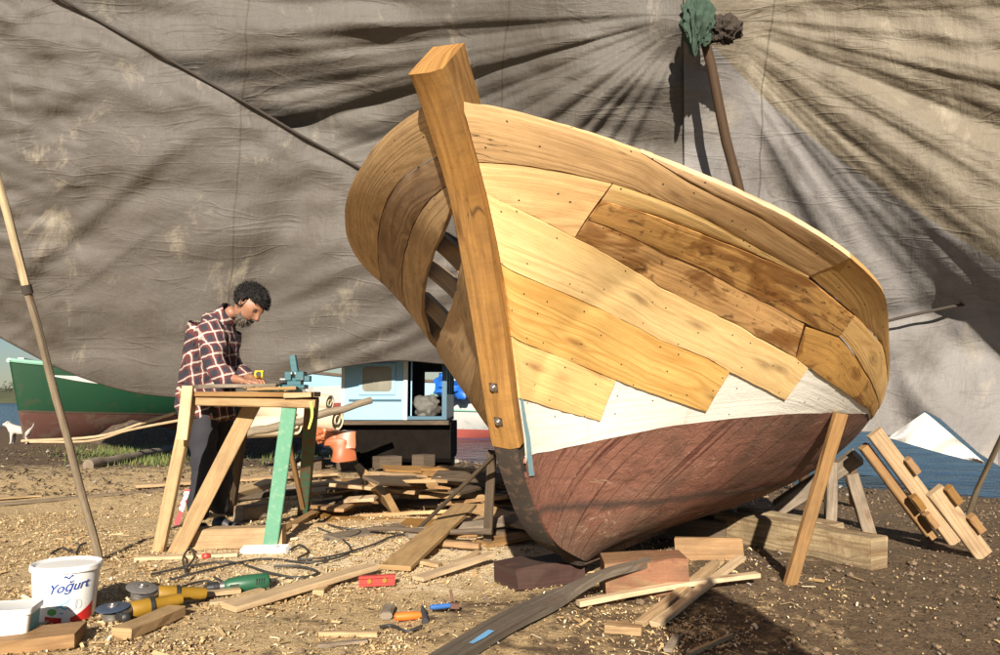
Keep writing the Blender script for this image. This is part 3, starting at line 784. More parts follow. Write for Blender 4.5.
M['tarp_right'] = tarpmat('sun_tinted_tarp', (.20, .170, .125), (.155, .131, .098), wr=.5)  # tan tint stands in for sun glowing through the cloth
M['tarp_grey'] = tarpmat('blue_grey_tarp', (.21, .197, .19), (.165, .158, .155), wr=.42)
M['tarp_white'] = plain('white_tarp', (.62, .60, .56), .5, var=.05, scale=8, bump=.5)
M['rope_dark'] = plain('dark_rope', (.045, .035, .028), .9, scale=90, bump=.5)
def yA(x): return interp([(-200, -69), (-50, -69), (0, -38), (65, 0), (150, 48), (250, 104), (300, 134), (360, 167), (560, 285)], x)
def ybL(x): return sinterp([(-200, 235), (0, 338), (60, 369), (110, 387), (150, 395), (200, 398), (250, 393), (302, 377), (350, 366), (400, 361), (440, 364), (470, 366), (570, 372)], x)
def sst(a, b, x): f = min(1, max(0, (x - a) / (b - a))); return f * f * (3 - 2 * f)
def tri_(x, p=.7): return 1 - abs(math.sin(x)) ** p
def sheet(name, x0, x1, nx, top, bot, ny, depth, mat, label, cat='tarpaulin', ridge=None):
    rows = []; uvr = []
    for j in range(ny + 1):
        r = []; ur = []
        for i in range(nx + 1):
            x = x0 + (x1 - x0) * i / nx; yt, yb = top(x), bot(x); y = yt + (yb - yt) * j / ny
            if ridge:
                rd = ridge(x) + 24; jr = ny * .476; y = yt + (rd - yt) * j / jr if j <= jr else rd + (yb - rd) * (j - jr) / (ny - jr)
            r.append(at(x, y, depth(x, y, j / ny))); ur.append((x * 7 / 750, -y * 7 / 750))
        rows.append(r); uvr.append(ur)
    mb = MB(); mb.grid(rows, uvr); mb.flip = 0
    o = mb.build(name, mat, smooth=True)
    sm_ = o.modifiers.new('thick', 'SOLIDIFY'); sm_.thickness = .003
    tag(o, label, cat, 'tarpaulins hung round the boat'); return o
def baseL(y): return 9.15 - (360 - y) / 360 * 1.5
def dL(x, y, f):
    D = baseL(y) + .25 * math.sin(math.pi * f) * -1
    nz = noise.noise(Vector((x * .006, y * .006, 1)))
    # sagging ripples, curving up to both ends
    yc = y + .0009 * (x - 170) ** 2 * .5 + 26 * nz
    amp = .018 * sst(150, 300, y) * math.exp(-((x - 150) / 150) ** 2) + .006
    D += amp * math.sin(yc / 7.5 + 4 * nz) * (.6 + .8 * noise.noise(Vector((x * .01, y * .02, 5)))) 
    # fine pull-lines rising to the right below the bow
    q = y + (x - 250) * .38; amp2 = .016 * sst(240, 320, x) * sst(200, 300, y)
    D += amp2 * math.sin(q / 4.6 + 5 * noise.noise(Vector((x * .008, y * .02, 8))))
    # long crease running down-left
    c_ = (y - 150) + (x - 170) * .82; D -= .035 * math.exp(-(c_ / 12) ** 2) * sst(240, 130, x); D += .03 * math.exp(-((c_ - 20) / 16) ** 2) * sst(230, 60, x)
    c_ = (y - 255) - (x - 120) * -.75; D -= .02 * math.exp(-(c_ / 4) ** 2) * sst(200, 100, x)
    # ruffled patch at far left
    D += .05 * noise.noise(Vector((x * .02, y * .035, 2))) * sst(170, 20, x) + .03 * noise.noise(Vector((x * .05, y * .09, 4))) * sst(150, 20, x)
    D += .10 * noise.noise(Vector((x * .007 + 3, y * .018, 3))) + .07 * nz + .022 * noise.noise(Vector((x * .02 + y * .01, y * .045, 6)))
    # hem pulled tight at the upper edge
    t_ = y - yA(x); D += .02 * math.sin(t_ / 5) * math.exp(-t_ / 30)
    # soft hollow where the cloth folds towards the bow
    D += .16 * math.exp(-((x - 268 - (y - 280) * -.35) / 30) ** 2) * sst(120, 260, y)
    return D
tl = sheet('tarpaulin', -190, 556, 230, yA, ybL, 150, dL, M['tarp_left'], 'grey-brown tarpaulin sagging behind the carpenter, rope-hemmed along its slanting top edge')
def dM(x, y, f):
    D = 7.25 - (330 - y) / 330 * .6; D += (baseL(y) + .22 - D) * sst(600, 380, x)
    dx, dy = x - 696, y - 12; r = math.hypot(dx, dy); ph = math.atan2(dy, -dx)
    k1 = sst(0, 330, r) * (1 - .6 * sst(380, 560, r)); win = sst(-.15, .2, ph) * (1 - sst(1.0, 1.4, ph))
    N1 = lambda q, s_: noise.noise(Vector((q, s_, .5)))
    D += win * k1 * (.30 * N1(ph * 5.5 + .02 * math.sin(r / 70), 1) + .16 * N1(ph * 13, 4) + .05 * N1(ph * 31, 7))
    D -= .30 * math.exp(-r / 60)
    D += .20 * noise.noise(Vector((x * .004, y * .012, 1))) + .07 * noise.noise(Vector((x * .010 - y * .02, y * .03, 7)))
    D += .05 * math.sin((y + x * .22) / 30 + 4 * noise.noise(Vector((x * .004, y * .006, 2)))) * sst(560, 380, x)
    return D
RID = [(640, -40), (690, 4), (705, 14), (735, 45), (760, 72), (800, 105), (850, 143), (900, 176), (940, 203), (1000, 240), (1080, 292), (1250, 400)]
def yR(x): return interp(RID, x)
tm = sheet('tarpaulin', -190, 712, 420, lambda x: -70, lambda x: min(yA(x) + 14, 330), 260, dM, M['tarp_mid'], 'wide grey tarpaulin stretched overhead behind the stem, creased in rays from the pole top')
def ybR(x): return interp([(690, 430), (850, 432), (873, 432), (895, 437), (924, 411), (940, 419), (978, 453), (1000, 467), (1060, 480), (1250, 520)], x)
def dR(x, y, f):
    rid = yR(x); dx, dy = x - 696, y - 12; r = math.hypot(dx, dy); ph = math.atan2(dy, dx)
    up = 7.0 - sst(700, 1010, x) * .60 - max(0, x - 1010) * .003 - max(0, rid - y) / 240 * .55
    n = noise.noise(Vector((ph * 5, r * .002, 3)))
    up += sst(0, 300, r) * (.12 * noise.noise(Vector((ph * 5, 2, .5))) + .05 * noise.noise(Vector((ph * 12, 5, .5))) + .012 * noise.noise(Vector((ph * 34, 8, .5)))) + .10 * noise.noise(Vector((x * .006, y * .006, 3))) + .018 * noise.noise(Vector((x * .012 + y * .012, (y - x * .6) * .05, 5)))
    lo = 7.35 + sst(730, 1000, x) * .15 - sst(300, 470, y) * .5 * sst(880, 1010, x)
    lo += sst(0, 260, r) * (.16 * noise.noise(Vector((ph * 6, 12, .5))) + .07 * noise.noise(Vector((ph * 17, 15, .5)))) + .09 * noise.noise(Vector((x * .008, y * .008, 6))) + .03 * noise.noise(Vector((x * .03, y * .012, 8)))
    lo += .10 * math.exp(-((y - 316 + (x - 900) * .18) / 14) ** 2) * sst(830, 900, x)   # gathered along the rope
    lo += .05 * math.sin((y - (x - 900) * .9) / 13) * sst(860, 930, x) * sst(330, 380, y)
    k = sst(-10, 170, y - rid); D = up + (lo - up) * k
    D -= .25 * math.exp(-r / 45)
    if x < 770: D = (dM(x, y, f) - .05) + (D - dM(x, y, f) + .05) * sst(698, 768, x)
    return D
tr = sheet('tarpaulin', 684, 1240, 360, lambda x: -70, ybR, 320, dR, ridge=yR, mat=M['tarp_right'], label='tarpaulin stretched from the pole top over the right side, upper part tinted tan as sun glow, lower part grey')
tr.data.materials.append(M['tarp_grey'])  # one cloth split at the ridge: sun-glow tan above, plain grey below
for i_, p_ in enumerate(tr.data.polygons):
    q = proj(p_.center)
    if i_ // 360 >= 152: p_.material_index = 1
mb = MB(); rows = []
for j in range(8):
    f = j / 7; r_ = []
    for i in range(25):
        x_ = 889 + (984 - 889) * i / 24; yt_ = interp([(889, 437), (925, 412), (984, 462)], x_); yb_ = interp([(889, 438), (940, 453), (984, 464)], x_)
        r_.append(at(x_, yt_ + (yb_ - yt_) * f, 6.72 + .06 * math.sin(i * .7 + j * .6)))
    rows.append(r_)
mb.grid(rows); o = mb.build('tarpaulin', M['tarp_white'], smooth=True); tag(o, 'bright white scrap of tarpaulin showing through the gap above the blue water', 'tarpaulin', 'tarpaulins hung round the boat')
# ropes
def rope(name, pts, r, mat, label, cat='rope', group=None, n=8):
    out = []
    for i in range(len(pts) - 1):
        p0, p1, p2, p3 = (Vector(pts[max(0, i - 1)]), Vector(pts[i]), Vector(pts[i + 1]), Vector(pts[min(len(pts) - 1, i + 2)]))
        for k in range(6):
            f = k / 6; out.append(.5 * ((2 * p1) + (-p0 + p2) * f + (2 * p0 - 5 * p1 + 4 * p2 - p3) * f * f + (-p0 + 3 * p1 - 3 * p2 + p3) * f ** 3))
    out.append(Vector(pts[-1]))
    mb = MB(); mb.tube(out, r, n); o = mb.build(name, mat, smooth=True, origin=pts[0]); return tag(o, label, cat, group)
def hem(x): 
    y = yA(x); return at(x, y + 1, dL(x, y, 0) - .03)
rope('rope', [hem(x) for x in range(-180, 545, 20)], .016, M['rope_dark'], 'dark rope along the slanting upper hem of the left tarpaulin')
rope('rope', [at(x, ybL(x) - 1, dL(x, ybL(x), 1) - .01) for x in range(-180, 556, 20)], .010, M['rope_dark'], 'thin dark hem cord along the bottom edge of the left tarpaulin')
rope('rope', [at(862, 328, 7.2), at(895, 319, 7.2), at(950, 307, 7.15), at(1010, 296, 7.1), at(1120, 275, 7.0)], .015, M['rope_dark'], 'short dark rope gathering the shaded tarpaulin right of the hull')
# rear pole with rags
M['pole_brown'] = wood('round_pole', (.085, .045, .017), (.065, .032, .012), (.025, .012, .005), dirt=.3)
top = at(702, 30, 6.12); bot_ = at(735, 175, 6.45); dv = (bot_ - top); base = top + dv * ((top.z + .12) / -dv.z)
mb = MB(); mb.tube([top.lerp(base, k / 14) + Vector((.01 * math.sin(k * 1.7), 0, 0)) for k in range(15)], [.042 + .008 * k / 14 for k in range(15)], 12, jit=.03)
pole = mb.build('pole', M['pole_brown'], smooth=True, origin=base); tag(pole, 'brown round pole behind the hull propping up the tarpaulin peak', 'pole')
def rag(name, c, rx, ry, rz, mat, label, seed, cat='rag', hang=0.0, rough=1.0, pleat=0.0):
    rows = []; rnd = random.Random(seed); n_ = 72 if pleat else 30; nj = 34 if pleat else 18
    for j in range(nj + 1):
        th_ = math.pi * j / nj; r = []
        for i in range(n_):
            a = 2 * math.pi * i / n_; d = Vector((math.sin(th_) * math.cos(a), math.sin(th_) * math.sin(a), math.cos(th_)))
            f = 1 + .34 * noise.noise(d * 2.2 + Vector((seed, 0, 0))) + rough * .20 * (abs(noise.noise(d * 5 + Vector((0, seed, 0)))) * 2 - .5) + rough * .10 * noise.noise(d * 11 + Vector((seed, 2, 2)))
            f += pleat * math.sin(a * 8 + 5 * noise.noise(d * 1.7 + Vector((seed, 1, 0)))) * math.sin(th_) + pleat * .5 * math.sin(a * 19 + 9 * noise.noise(d * 2.3))
            p = Vector((d.x * rx, d.y * ry, d.z * rz)) * f
            if d.z < 0: p.z -= hang * (noise.noise(Vector((a * 1.4, seed, 1))) + .4) * -d.z
            r.append(Vector(c) + p)
        rows.append(r)
    mb = MB(); mb.grid(rows, closed=True); return tag(mb.build(name, mat, smooth=True, origin=c), label, cat)
M['rag_green'] = plain('green_cloth', (.032, .058, .040), .9, var=.45, scale=25, bump=.4); M['rag_brown'] = plain('brown_sacking', (.035, .026, .018), .9, var=.4, scale=25, bump=.4)
rag('rag', at(697, 20, 6.05), .13, .11, .19, M['rag_green'], 'crumpled green cloth knotted round the top of the brown pole', 3, hang=.12, rough=.45, pleat=.13)
rag('rag', at(724, 29, 6.1), .14, .10, .11, M['rag_brown'], 'dark brown sacking bundled beside the green cloth at the pole top', 9, rough=.4, pleat=.12)
# leaning poles at the sides
M['pole_grey'] = wood('weathered_pole', (.30, .24, .16), (.22, .17, .11), (.1, .07, .04), dirt=.4, bump=.6)
M['pole_pale'] = wood('peeled_pole', (.58, .46, .28), (.50, .38, .2), (.28, .18, .08), dirt=.3)
b0 = gz(100, 561); t0 = at(-14, 135, 3.55); md_ = b0.lerp(t0, (561 - 287) / (561 - 135) * 1.0)
pts = [b0 - (t0 - b0) * .03] + [b0.lerp(t0, k / 12) + Vector((.008 * math.sin(k * 2.1) * .3, 0, .0)) for k in range(1, 13)]
pl_ = empty('pole', b0); tag(pl_, 'slim pole leaning to the left in front of the tarpaulin, pale above a dark joint', 'pole')
mb = MB(); mb.tube(pts[:9], [.021 - .0003 * k for k in range(9)], 10, jit=.04); mb.build('lower_pole', M['pole_grey'], pl_, smooth=True)
mb = MB(); mb.tube(pts[8:], [.021 - .0004 * k for k in range(5)], 10, jit=.03); mb.build('upper_pole', M['pole_pale'], pl_, smooth=True)
mb = MB(); mb.tube([pts[8].lerp(pts[7], .12), pts[8].lerp(pts[9], .12)], .026, 10); mb.build('joint', M['rope_dark'], pl_, smooth=True)
b0 = gz(966, 513); t0 = at(1006, 428, 5.55)
mb = MB(); mb.tube([b0 - Vector((0, 0, .05)), b0.lerp(t0, .3), b0.lerp(t0, .7), t0, t0 + (t0 - b0) * .1], [.022, .02, .019, .017, .016], 10, jit=.03)
tag(mb.build('pole', M['pole_grey'], smooth=True, origin=b0), 'short grey pole holding down the tarpaulin corner by the water at right', 'pole')
# ------------------------------------------------------------------ timber round the hull
M['block'] = wood('oak_block', (.36, .21, .10), (.29, .155, .07), (.12, .06, .03), cracks=1, stain=.35, stain_c=(.22, .05, .035), dirt=.5, saw=.4, rough=.8)
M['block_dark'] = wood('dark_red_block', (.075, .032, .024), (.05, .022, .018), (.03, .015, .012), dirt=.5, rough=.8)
def G(px, py, dz=0.0): return gz(px, py) + Vector((0, 0, dz))
def lumber(name, a, b, w, h, mat, label, cat='board', group=None, up=(0, 0, 1), **k):
    mb = MB(); k.setdefault('jit', .0015); k.setdefault('seg', 5); mb.bar(a, b, w, h, up, **k)
    return tag(mb.build(name, mat, origin=a), label, cat, group)
a = G(598, 601, .085); b = G(682, 598, .085); off = Vector((.04, .12, 0))
lumber('keel_block', a + off, b + off, .24, .165, M['block'], 'squared orange-brown oak block with reddish end, right of the keel foot', 'block', ch=.012, jit=.004)
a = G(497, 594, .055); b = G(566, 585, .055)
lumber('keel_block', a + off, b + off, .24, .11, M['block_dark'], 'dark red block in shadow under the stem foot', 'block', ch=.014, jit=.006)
a = B3(2.9, -.32, -.10); b = B3(2.9, .42, -.10); a.z = b.z = .07
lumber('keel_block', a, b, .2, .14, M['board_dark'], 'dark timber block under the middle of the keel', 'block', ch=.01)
lumber('board', G(676, 562, .06), G(744, 563, .06), .04, .13, M['board_orange'], 'orange-brown board standing on edge in the shade beneath the hull', 'board')
# beam and the one behind it
a = at(722, 531, 4.85); b = at(880, 566, 3.98)
lumber('beam', Vector((a.x, a.y, .10)), Vector((b.x, b.y, .10)), .15, .17, M['beam'], 'heavy rough-sawn grey-tan beam lying right of the hull behind the leaning prop', 'beam', ch=.01, jit=.005, seg=9)
a = at(744, 520, 5.0); b = at(838, 540, 4.4)
lumber('beam', Vector((a.x, a.y, .11)), Vector((b.x, b.y, .10)), .12, .16, M['beam'], 'shorter pale beam lying just behind the heavy rough beam', 'beam', ch=.01, jit=.004)
# leaning prop
hp = pick(833, 415); P1 = hull(*hp, 1) + hull_n(*hp, 1) * .03
lumber('prop', G(789, 583, -.02), P1 + Vector((0.01, -.01, .03)), .062, .032, M['board_orange'], 'single orange-tan prop leaning on the red and white side of the hull', 'prop', up=(.3, -1, .2), jit=.002)
# cleated shore at right
sh = empty('shore_prop', G(960, 548)); tag(sh, 'pale double-plank shore with nailed cleats leaning on the stern quarter by the water', 'prop')
a0 = at(874, 432, 4.62); b0 = G(956, 545, .02); up_ = Vector((-.35, -1, .25))
def shp(name, a, b, w, h, mat=M['board']): mb = MB(); mb.bar(a, b, w, h, up_, jit=.0015, seg=3); return mb.build(name, mat, sh)
shp('plank', a0, b0, .095, .035); dx_ = Vector((-.075, .07, -.035))
shp('plank', a0.lerp(b0, .08) + dx_, a0.lerp(b0, .93) + dx_, .06, .05, M['board_orange'])
a1 = at(934, 490, 4.28); b1 = G(984, 559, .02)
shp('plank', a1, b1, .10, .035)
ax_ = (b0 - a0).normalized(); sd_ = ax_.cross(up_).normalized()
for f, s_ in ((.36, 1.0), (.60, -1), (.76, -1.0)):
    c = a0.lerp(b0, f) + sd_ * (-.055 if s_ > 0 else .05); shp('cleat', c - ax_ * .055 + up_ * .035, c + ax_ * .055 + up_ * .035, .04, .04, M['board_orange'])
ax1 = (b1 - a1).normalized()
for f, q in ((.18, -.06), (.62, -.065)):
    c = a1.lerp(b1, f) + sd_ * q; shp('cleat', c - ax1 * .06 + up_ * .03, c + ax1 * .06 + up_ * .03, .045, .035, M['board_orange'])
# trestle under the stern quarter
tr_ = empty('trestle', G(850, 535)); tag(tr_, 'weathered grey trestle of posts and a slanting bearer under the stern quarter', 'trestle')
def tp(name, a, b, w, h, mat=M['board_old'], up=(0, -1, 0)): mb = MB(); mb.bar(a, b, w, h, up, jit=.003, seg=4); return mb.build(name, mat, tr_)
tp('leg', G(830, 536, -.02), at(831, 462, 5.0), .07, .06)
tp('leg', G(872, 541, -.02), at(851, 474, 4.9), .08, .04)
tp('leg', G(855, 506, -.02), at(851, 466, 5.9), .06, .05, M['board_orange'])
tp('bearer', at(778, 508, 5.3), at(858, 456, 4.95), .10, .09, M['board_old'])
# supports left of the stem
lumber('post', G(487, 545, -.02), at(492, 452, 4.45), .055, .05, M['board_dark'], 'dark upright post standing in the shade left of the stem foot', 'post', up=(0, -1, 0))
mb = MB(); p0, p1 = G(415, 532, .0), at(494, 456, 4.2); mb.tube([p0.lerp(p1, k / 8) for k in range(9)], .013, 8, jit=.05)
tag(mb.build('pole', M['board_dark'], smooth=True, origin=p0), 'thin dark stick leaning up towards the stem over the offcuts', 'stick')
mb = MB(); p0, p1 = G(368, 537, .05), G(492, 550, .10); mb.tube([p0.lerp(p1, k / 8) + Vector((0, 0, .006 * math.sin(k))) for k in range(9)], [.012 + .001 * k for k in range(9)], 8, jit=.06)
tag(mb.build('pole', M['board_dark'], smooth=True, origin=p0), 'dark rusty rod lying across the shavings left of the keel', 'rod')
# curved old plank running under the stem
M['plank_dark'] = wood('weathered_dark', (.17, .14, .105), (.12, .095, .07), (.05, .038, .028), dirt=.5, rough=.9, bump=.7)
pl = empty('plank', G(468, 650)); tag(pl, 'long dark weathered plank with a light blue paint stroke, sweeping up to the keel', 'plank')
mb = MB(); pts = [G(440, 672, .03), G(505, 632, .035), at(560, 597, 3.34), at(602, 574, 3.36), at(650, 562, 3.45)]
rows = []; uvr = []; dn = []
for i in range(len(pts) - 1):
    for k in range(6): dn.append(pts[i].lerp(pts[i + 1], k / 6))
dn.append(pts[-1])
for _ in range(3): dn = [dn[0]] + [(dn[i - 1] + dn[i] * 2 + dn[i + 1]) / 4 for i in range(1, len(dn) - 1)] + [dn[-1]]
for i, p in enumerate(dn):
    t_ = (dn[min(i + 1, len(dn) - 1)] - dn[max(0, i - 1)]).normalized(); s_ = t_.cross(Vector((0, 0, 1))).normalized(); f = i / (len(dn) - 1); w_ = .050 * (1 - .72 * min(1, max(0, (f - .40) / .35)))
    tl_ = Vector((0, 0, w_ * .35 * f)); n_ = s_.cross(t_)
    rows.append([p - s_ * w_ + tl_ - n_ * .015, p + s_ * w_ - tl_ - n_ * .015, p + s_ * w_ - tl_ + n_ * .015, p - s_ * w_ + tl_ + n_ * .015]); uvr.append([(f * 1.4, q) for q in (0, .2, .23, .43, .46)])
mb.grid(rows, uvr, closed=True); mb.face(rows[0]); mb.face(list(reversed(rows[-1]))); mb.build('board', M['plank_dark'], pl)
M['sky_paint'] = painted('light_blue_paint', (.12, .33, .60), (.16, .38, .62), (.15, .12, .1), worn=.35, scale=30)
mb = MB(); r0 = [dn[i] for i in range(1, 8)]; rows = []
for i in range(2, 5):
    t_ = (dn[i + 1] - dn[i - 1]).normalized(); s_ = t_.cross(Vector((0, 0, 1))).normalized(); n_ = s_.cross(t_)
    rows.append([dn[i] + n_ * .0185 + s_ * (.014 + .004 * math.sin(i)), dn[i] + n_ * .0185 + s_ * (.038 + .004 * math.cos(i * 2))])
mb.grid(rows, flip=True); mb.build('paint_stroke', M['sky_paint'], pl)
# loose sticks in front of the right block
lumber('stick', G(578, 611, .03), G(758, 586, .05), .045, .022, M['board_pale'], 'long pale stick lying straight across two others by the right keel block', 'stick', bend=.01)
lumber('stick', G(655, 628, .012), G(742, 568, .05), .045, .02, M['board_pale'], 'pale split stick under the long one, nearer the camera', 'stick')
lumber('stick', G(640, 627, .012), G(716, 571, .04), .04, .022, M['board'], 'tan stick under the long one, second from the right keel block', 'stick')
lumber('stick', G(700, 583, .012), G(722, 568, .03), .025, .012, M['board_pale'], 'short pale splinter behind the crossed sticks', 'stick')
lumber('offcut', G(606, 632, .02), G(642, 636, .02), .08, .03, M['board'], 'small tan offcut with a chipped end left of the crossed sticks', 'offcut', tw=.1)
lumber('stick', G(688, 658, .012), G(733, 641, .02), .022, .015, M['board_pale'], 'pointed little stick at the bottom edge below the crossed sticks', 'stick', taper=.3)
lumber('offcut', G(676, 640, .012), G(668, 655, .015), .03, .015, M['board_old'], 'grey chip beside the pointed little stick', 'offcut')
# boards in the left foreground
lumber('board', G(229, 612, .018), G(372, 577, .05), .115, .026, M['board_pale'], 'long pale board raised at one end in the middle foreground', 'board', taper=.75, jit=.001)
lumber('offcut', G(326, 588, .015), G(318, 597, .015), .05, .03, M['board_pale'], 'short pale offcut propping the long pale board', 'offcut')
lumber('offcut', G(201, 599, .02), G(240, 596, .025), .05, .018, M['board_pale'], 'white-edged offcut, upper of two below the green drill', 'offcut')
lumber('offcut', G(210, 605, .008), G(242, 602, .012), .05, .016, M['board_pale'], 'white-edged offcut, lower of two below the green drill', 'offcut')
lumber('offcut', G(238, 599, .012), G(262, 594, .02), .04, .012, M['board_pale'], 'little pale chip beside the two offcuts below the drill', 'offcut')
blk = lumber('offcut', G(121, 641, .024), G(176, 617, .024), .085, .042, M['board'], 'thick tan block with a pale sawn end in front of the angle grinders', 'offcut', ch=.003)
lumber('board', G(-30, 655, .03), G(80, 643, .03), .17, .05, M['board_orange'], 'broad tan board cut by the bottom left corner of the photo', 'board')
lumber('offcut', G(320, 637, .012), G(378, 637, .012), .035, .018, M['board_pale'], 'thin white stick lying level at the bottom centre left', 'offcut')
lumber('offcut', G(318, 648, .008), G(368, 644, .01), .02, .012, M['board_old'], 'dark sliver just below the thin white stick', 'offcut')
lumber('board', G(135, 561, .012), G(238, 557, .014), .05, .02, M['board_pale'], 'narrow pale batten lying in front of the bench legs', 'board')
lumber('board', G(395, 574, .03), G(466, 529, .16), .17, .025, M['board'], 'broad tan board slanting out of the heap of offcuts', 'board', taper=.9)
lumber('board', G(418, 583, .02), G(492, 566, .06), .08, .02, M['board_pale'], 'long slim board pointing at the dark red block', 'board', taper=.7)
lumber('offcut', G(405, 563, .02), G(440, 569, .02), .05, .02, M['board_pale'], 'pale chip left of the slim board by the dark red block', 'offcut')
lumber('offcut', G(437, 548, .03), G(480, 553, .04), .05, .035, M['board_orange'], 'bone-shaped brown offcut beside the rusty rod', 'offcut')
lumber('offcut', G(448, 571, .015), G(478, 557, .03), .035, .015, M['board_pale'], 'white sliver between the slim board and the bone-shaped offcut', 'offcut')
# heap of boards left of the bow
rnd = random.Random(21)
def hz(f): return 0
k_ = 0
for lay, (n_, z_, x0_, x1_, y0_, y1_) in enumerate([(12, .02, 345, 540, 486, 545), (12, .07, 345, 530, 482, 528), (11, .13, 355, 520, 478, 510), (9, .20, 372, 510, 474, 494), (8, .27, 385, 495, 470, 484)]):
    for i in range(n_):
        px = rnd.uniform(x0_, x1_); py = rnd.uniform(y0_, y1_); p = gp(px, py + z_ * 60 if False else py, z_)
        L = rnd.uniform(.45, 1.1); a_ = rnd.gauss(.15, .75); d = Vector((math.cos(a_), math.sin(a_), rnd.uniform(-.12, .16) * (1 if z_ > .05 else .3))) * L / 2
        q = Vector((p.x, max(4.9, min(p.y, 6.9)), z_ + rnd.uniform(0, .03)))
        lumber('board', q - d, q + d, rnd.uniform(.09, .21), rnd.uniform(.018, .032), M[rnd.choice(['board', 'board_orange', 'board_old', 'board', 'pine_brown', 'pine_tan', 'board_dark'])],
               'brown plank offcut lying loose in the big heap left of the bow', 'board', 'offcuts in the big heap left of the bow', up=(rnd.uniform(-.25, .25), rnd.uniform(-.3, .1), 1), taper=rnd.uniform(.7, 1), tw=rnd.uniform(-.2, .2))
lumber('board', at(362, 474, 6.1), at(392, 505, 5.6), .05, .20, M['board'], 'bright yellow-edged board tipped on its side at the left of the big heap', 'board', up=(-.35, -.5, .8))
lumber('board', at(372, 476, 6.3), at(436, 470, 6.9), .30, .03, M['board'], 'wide tan board lying flat on top of the big heap', 'board')
lumber('board', at(432, 470, 6.5), at(485, 478, 6.2), .26, .03, M['board_orange'], 'brown board on top of the big heap next to the bow', 'board', up=(0, -.2, 1))
for i, (x0_, y0_, x1_, y1_, z_, w_, mt) in enumerate([(308, 492, 372, 486, .16, .13, 'board'), (335, 510, 372, 492, .10, .13, 'board_orange'), (312, 505, 356, 500, .06, .12, 'board_old'), (338, 488, 366, 480, .2, .12, 'board'), (300, 486, 352, 480, .12, .08, 'board_pale'), (318, 516, 350, 508, .03, .10, 'board_orange'), (345, 500, 376, 498, .14, .10, 'board_pale')]):
    p0 = gp(x0_, y0_, z_); p1 = gp(x1_, y1_, z_ + .02)
    if (p1 - p0).length > 1.0: p1 = p0 + (p1 - p0).normalized() * 1.0
    lumber('board', p0, p1, w_, .025, M[mt], 'tan offcut in the small stack between bench and heap', 'board', 'offcuts in the small stack right of the bench', up=(0, -.15, 1))
# long boards on the ground behind the bench
lumber('board', G(135, 489, .03), G(335, 478, .05), .22, .03, M['board'], 'long wide board lying behind the bench, top of its pile', 'board')
lumber('board', G(178, 500, .02), G(338, 486, .02), .18, .03, M['board_old'], 'grey board just under and in front of the long wide one', 'board')
lumber('board', G(210, 505, .05), G(350, 494, .06), .10, .05, M['board_dark'], 'dark batten lying along the long boards behind the bench', 'board')
lumber('board', G(-20, 508, .015), G(166, 492, .02), .06, .025, M['board_old'], 'long thin batten stretched over the bare ground at left', 'board')
lumber('board', G(-10, 500, .01), G(40, 497, .012), .10, .015, M['board_pale'], 'flat whitish board at the left edge of the ground', 'board')
lumber('board', G(262, 548, .03), G(352, 497, .05), .07, .03, M['board_orange'], 'orange-brown board running back from the green bench leg', 'board')
lumber('board', G(196, 524, .14), G(274, 502, .17), .17, .05, M['board_pale'], 'thick pale plank strewn with shavings resting on the low beam', 'board')
lumber('beam', G(184, 549, .06), G(284, 546, .06), .12, .12, M['board'], 'low squared beam on the ground between the bench legs', 'beam', ch=.006)
lumber('block', G(238, 522, .06), G(268, 518, .06), .10, .11, M['board_old'], 'grey wooden block supporting the far end of the strewn plank', 'block')
# branch, raised log
def log(name, pts, r, mat, label, cat='log'):
    mb = MB(); out = []
    for i in range(len(pts) - 1):
        for k in range(5): out.append(Vector(pts[i]).lerp(Vector(pts[i + 1]), k / 5) + Vector((0, 0, .012 * math.sin(i * 5 + k * 1.9))))
    out.append(Vector(pts[-1])); mb.tube(out, [r * (1 - .25 * k / len(out)) for k in range(len(out))], 12, jit=.07); return tag(mb.build(name, mat, smooth=True, origin=pts[0]), label, cat)
log('log', [G(88, 469, .05), G(130, 462, .06), G(176, 452, .07)], .075, M['board_old'], 'barkless grey log lying on the grass left of the bench')
log('log', [at(244, 434, 8.2), at(300, 421, 8.3), at(372, 400, 8.4)], .05, M['pole_grey'], 'long slim log slanting up to the blue cabin')
# ------------------------------------------------------------------ tools and tubs
M['plastic_white'] = plain('white_plastic', (.74, .73, .70), .35, var=.03, scale=4, bump=.02)
M['red_print'] = plain('red_print', (.50, .02, .02), .4); M['blue_print'] = plain('blue_print', (.02, .06, .26), .4); M['cyan_print'] = plain('light_blue_print', (.12, .42, .60), .4)
M['green_print'] = plain('green_print', (.10, .32, .08), .4); M['teal_print'] = plain('teal_print', (.04, .30, .38), .4); M['grey_print'] = plain('grey_print', (.35, .38, .42), .4); M['yellow_print'] = plain('orange_print', (.60, .28, .05), .4)
bc = G(64, 618); Rb, Rt, Hb = .110, .126, .215
def brad(z): return Rb + (Rt - Rb) * z / Hb
bk = empty('bucket', bc); tag(bk, 'white lidded plastic yogurt bucket printed with red and blue, standing on the shavings', 'bucket')
mb = MB(); mb.lathe(bc, [(0, .004), (Rb - .006, .002), (Rb, .008), (brad(.06), .06), (brad(.12), .12), (brad(.18), .18), (Rt - .001, Hb - .012), (Rt - .001, Hb - .004)], 48, sx=1.0, sy=.92); mb.build('body', M['plastic_white'], bk, smooth=True)
mb = MB(); mb.lathe(bc, [(Rt + .004, Hb - .020), (Rt + .007, Hb - .018), (Rt + .007, Hb), (Rt + .003, Hb + .005), (Rt - .006, Hb + .003), (Rt - .014, Hb - .004), (Rt - .03, Hb - .003), (0, Hb - .001)], 48, sx=1.0, sy=.92); mb.build('lid', M['plastic_white'], bk, smooth=True)
view = math.atan2(-bc.y, -bc.x)   # the print faces the open ground
